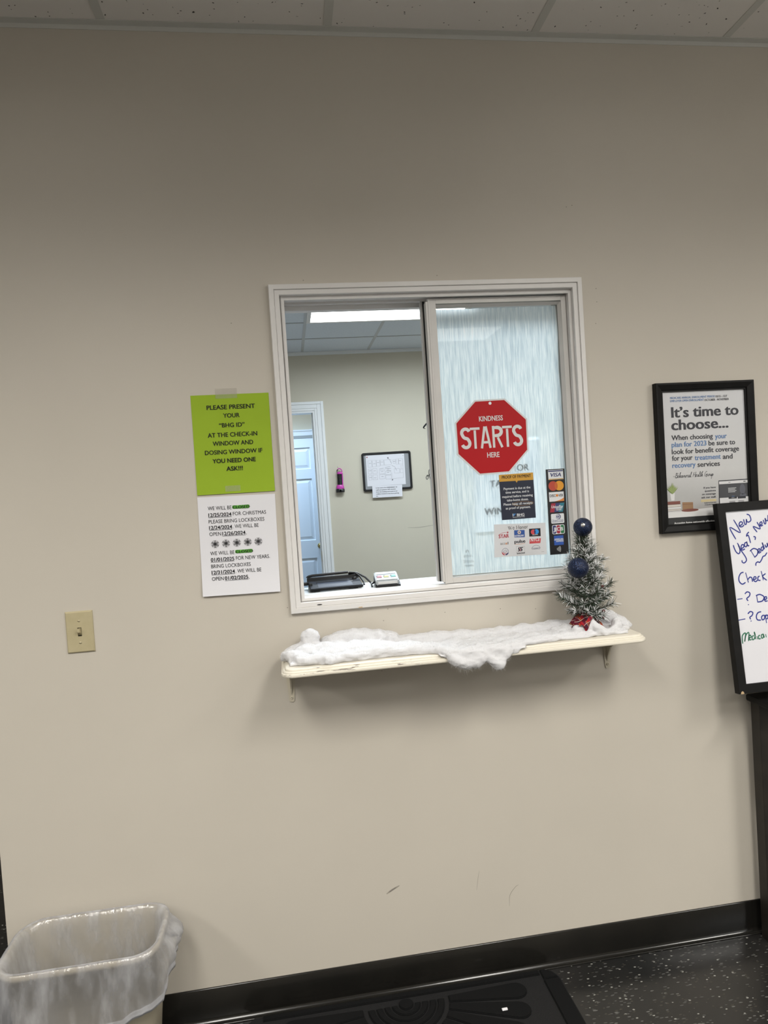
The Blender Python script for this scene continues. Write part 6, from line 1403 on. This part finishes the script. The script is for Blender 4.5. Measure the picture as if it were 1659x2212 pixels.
# ================================================================== DOOR MAT
dm = thing('door_mat', 'black ribbed doormat with a fan pattern against the baseboard', 'doormat', (0.068, 0, 0))
M_mat = noisy('mat_fibre', (0.0045, 0.0047, 0.0050), (0.0105, 0.0108, 0.0112), 700, 0.95, 0.6, 1500, spec=0.1)
M_groove = noisy('mat_groove', (0.011, 0.011, 0.0115), (0.019, 0.019, 0.0195), 500, 0.9, spec=0.1)
MW, MD = 0.468, 0.61
P = [(MW - 0.035, -0.0195), (-MW + 0.035, -0.0195), (-MW, -0.055), (-MW, -MD + 0.03), (-MW + 0.03, -MD), (MW - 0.03, -MD), (MW, -MD + 0.03), (MW, -0.06), (MW - 0.012, -0.033)]
mb = MB(); n = len(P); vs = [(p[0], p[1], 0.0004) for p in P] + [(p[0], p[1], 0.0035) for p in P]; mb.add(vs, [tuple(range(n - 1, -1, -1)), tuple(range(n, 2 * n))] + [(i, i + n, (i + 1) % n + n, (i + 1) % n) for i in range(n)])
mb.build('backing', M_groove, dm)
# raised fibre pads: concentric arches round a centre on the wall edge and a fan of petals
mb = MB(); cx, cy = 0.0, -0.066
def pad(poly):
    b = bmesh.new(); v = [b.verts.new((p[0], p[1], 0.0034)) for p in poly]; f = b.faces.new(v)
    if f.normal.z < 0: f.normal_flip()
    r_ = bmesh.ops.extrude_face_region(b, geom=[f]); tv = [g_ for g_ in r_['geom'] if isinstance(g_, bmesh.types.BMVert)]
    c_ = sum((t_.co for t_ in tv), Vector()) / len(tv)
    for t_ in tv: t_.co.z += 0.0052
    te = [e for e in b.edges if e.verts[0] in tv and e.verts[1] in tv]
    bmesh.ops.bevel(b, geom=te, offset=0.0022, segments=2, affect='EDGES'); bmesh.ops.recalc_face_normals(b, faces=list(b.faces)); mb.bm(b)
def arc(r, a0, a1, n=20): return [(cx + r * cos(a0 + (a1 - a0) * k / n), cy + r * sin(a0 + (a1 - a0) * k / n)) for k in range(n + 1)]
pad(arc(0.021, 0, 2 * pi, 24)[:-1])
for (r0, r1) in ((0.026, 0.042), (0.047, 0.064), (0.069, 0.087), (0.092, 0.111)):
    A = arc(r0, pi + 0.02, 2 * pi - 0.02); B = arc(r1, pi + 0.02, 2 * pi - 0.02)
    for k in range(20): pass
    pad(A + B[::-1])
for s in range(-1, 2, 2):
    for k in range(7):
        a0, a1 = [radians(v_) for v_ in (2 - 13.2 * k, -9.0 - 13.2 * k)]
        r0 = 0.125; am = (a0 + a1) / 2; r1 = min(0.355, (MD - 0.12) / max(0.05, abs(sin(am)))); q = []
        for a in (a0, a1): q.append(a)
        w1 = (a0 - a1) * r1 / 2; tip = [(r1 - w1 + w1 * sin(pi * j / 8) * 1.0, am + (a0 - a1) / 2 * cos(pi * j / 8)) for j in range(9)]
        poly = [(r0, a1), (r0, am), (r0, a0)] + tip
        pad([(cx + s * r_ * cos(a), cy + r_ * sin(a)) for (r_, a) in (poly if s > 0 else poly[::-1])])
# border strips along the wall and the side
pad([(-MW + 0.06, -0.0215), (-MW + 0.06, -0.040), (MW - 0.055, -0.040), (MW - 0.055, -0.0215)])
for s in (-1, 1): pad([(s * (MW - 0.004), -0.065), (s * (MW - 0.052), -0.065), (s * (MW - 0.052), -MD + 0.03), (s * (MW - 0.004), -MD + 0.03)][::s])
pad([(MW - 0.050, -0.0225), (MW - 0.050, -0.060), (MW - 0.005, -0.060), (MW - 0.016, -0.036), (MW - 0.036, -0.0225)])
mb.build('fibre_pads', M_mat, dm)
tag(MB().box(0.335 - 0.008, 0.335 + 0.008, -0.158, -0.150, 0.0100, 0.0135, bev=0.001).build('paper_scrap', M_paper), 'tiny white paper scrap lying on the doormat', 'paper scrap')
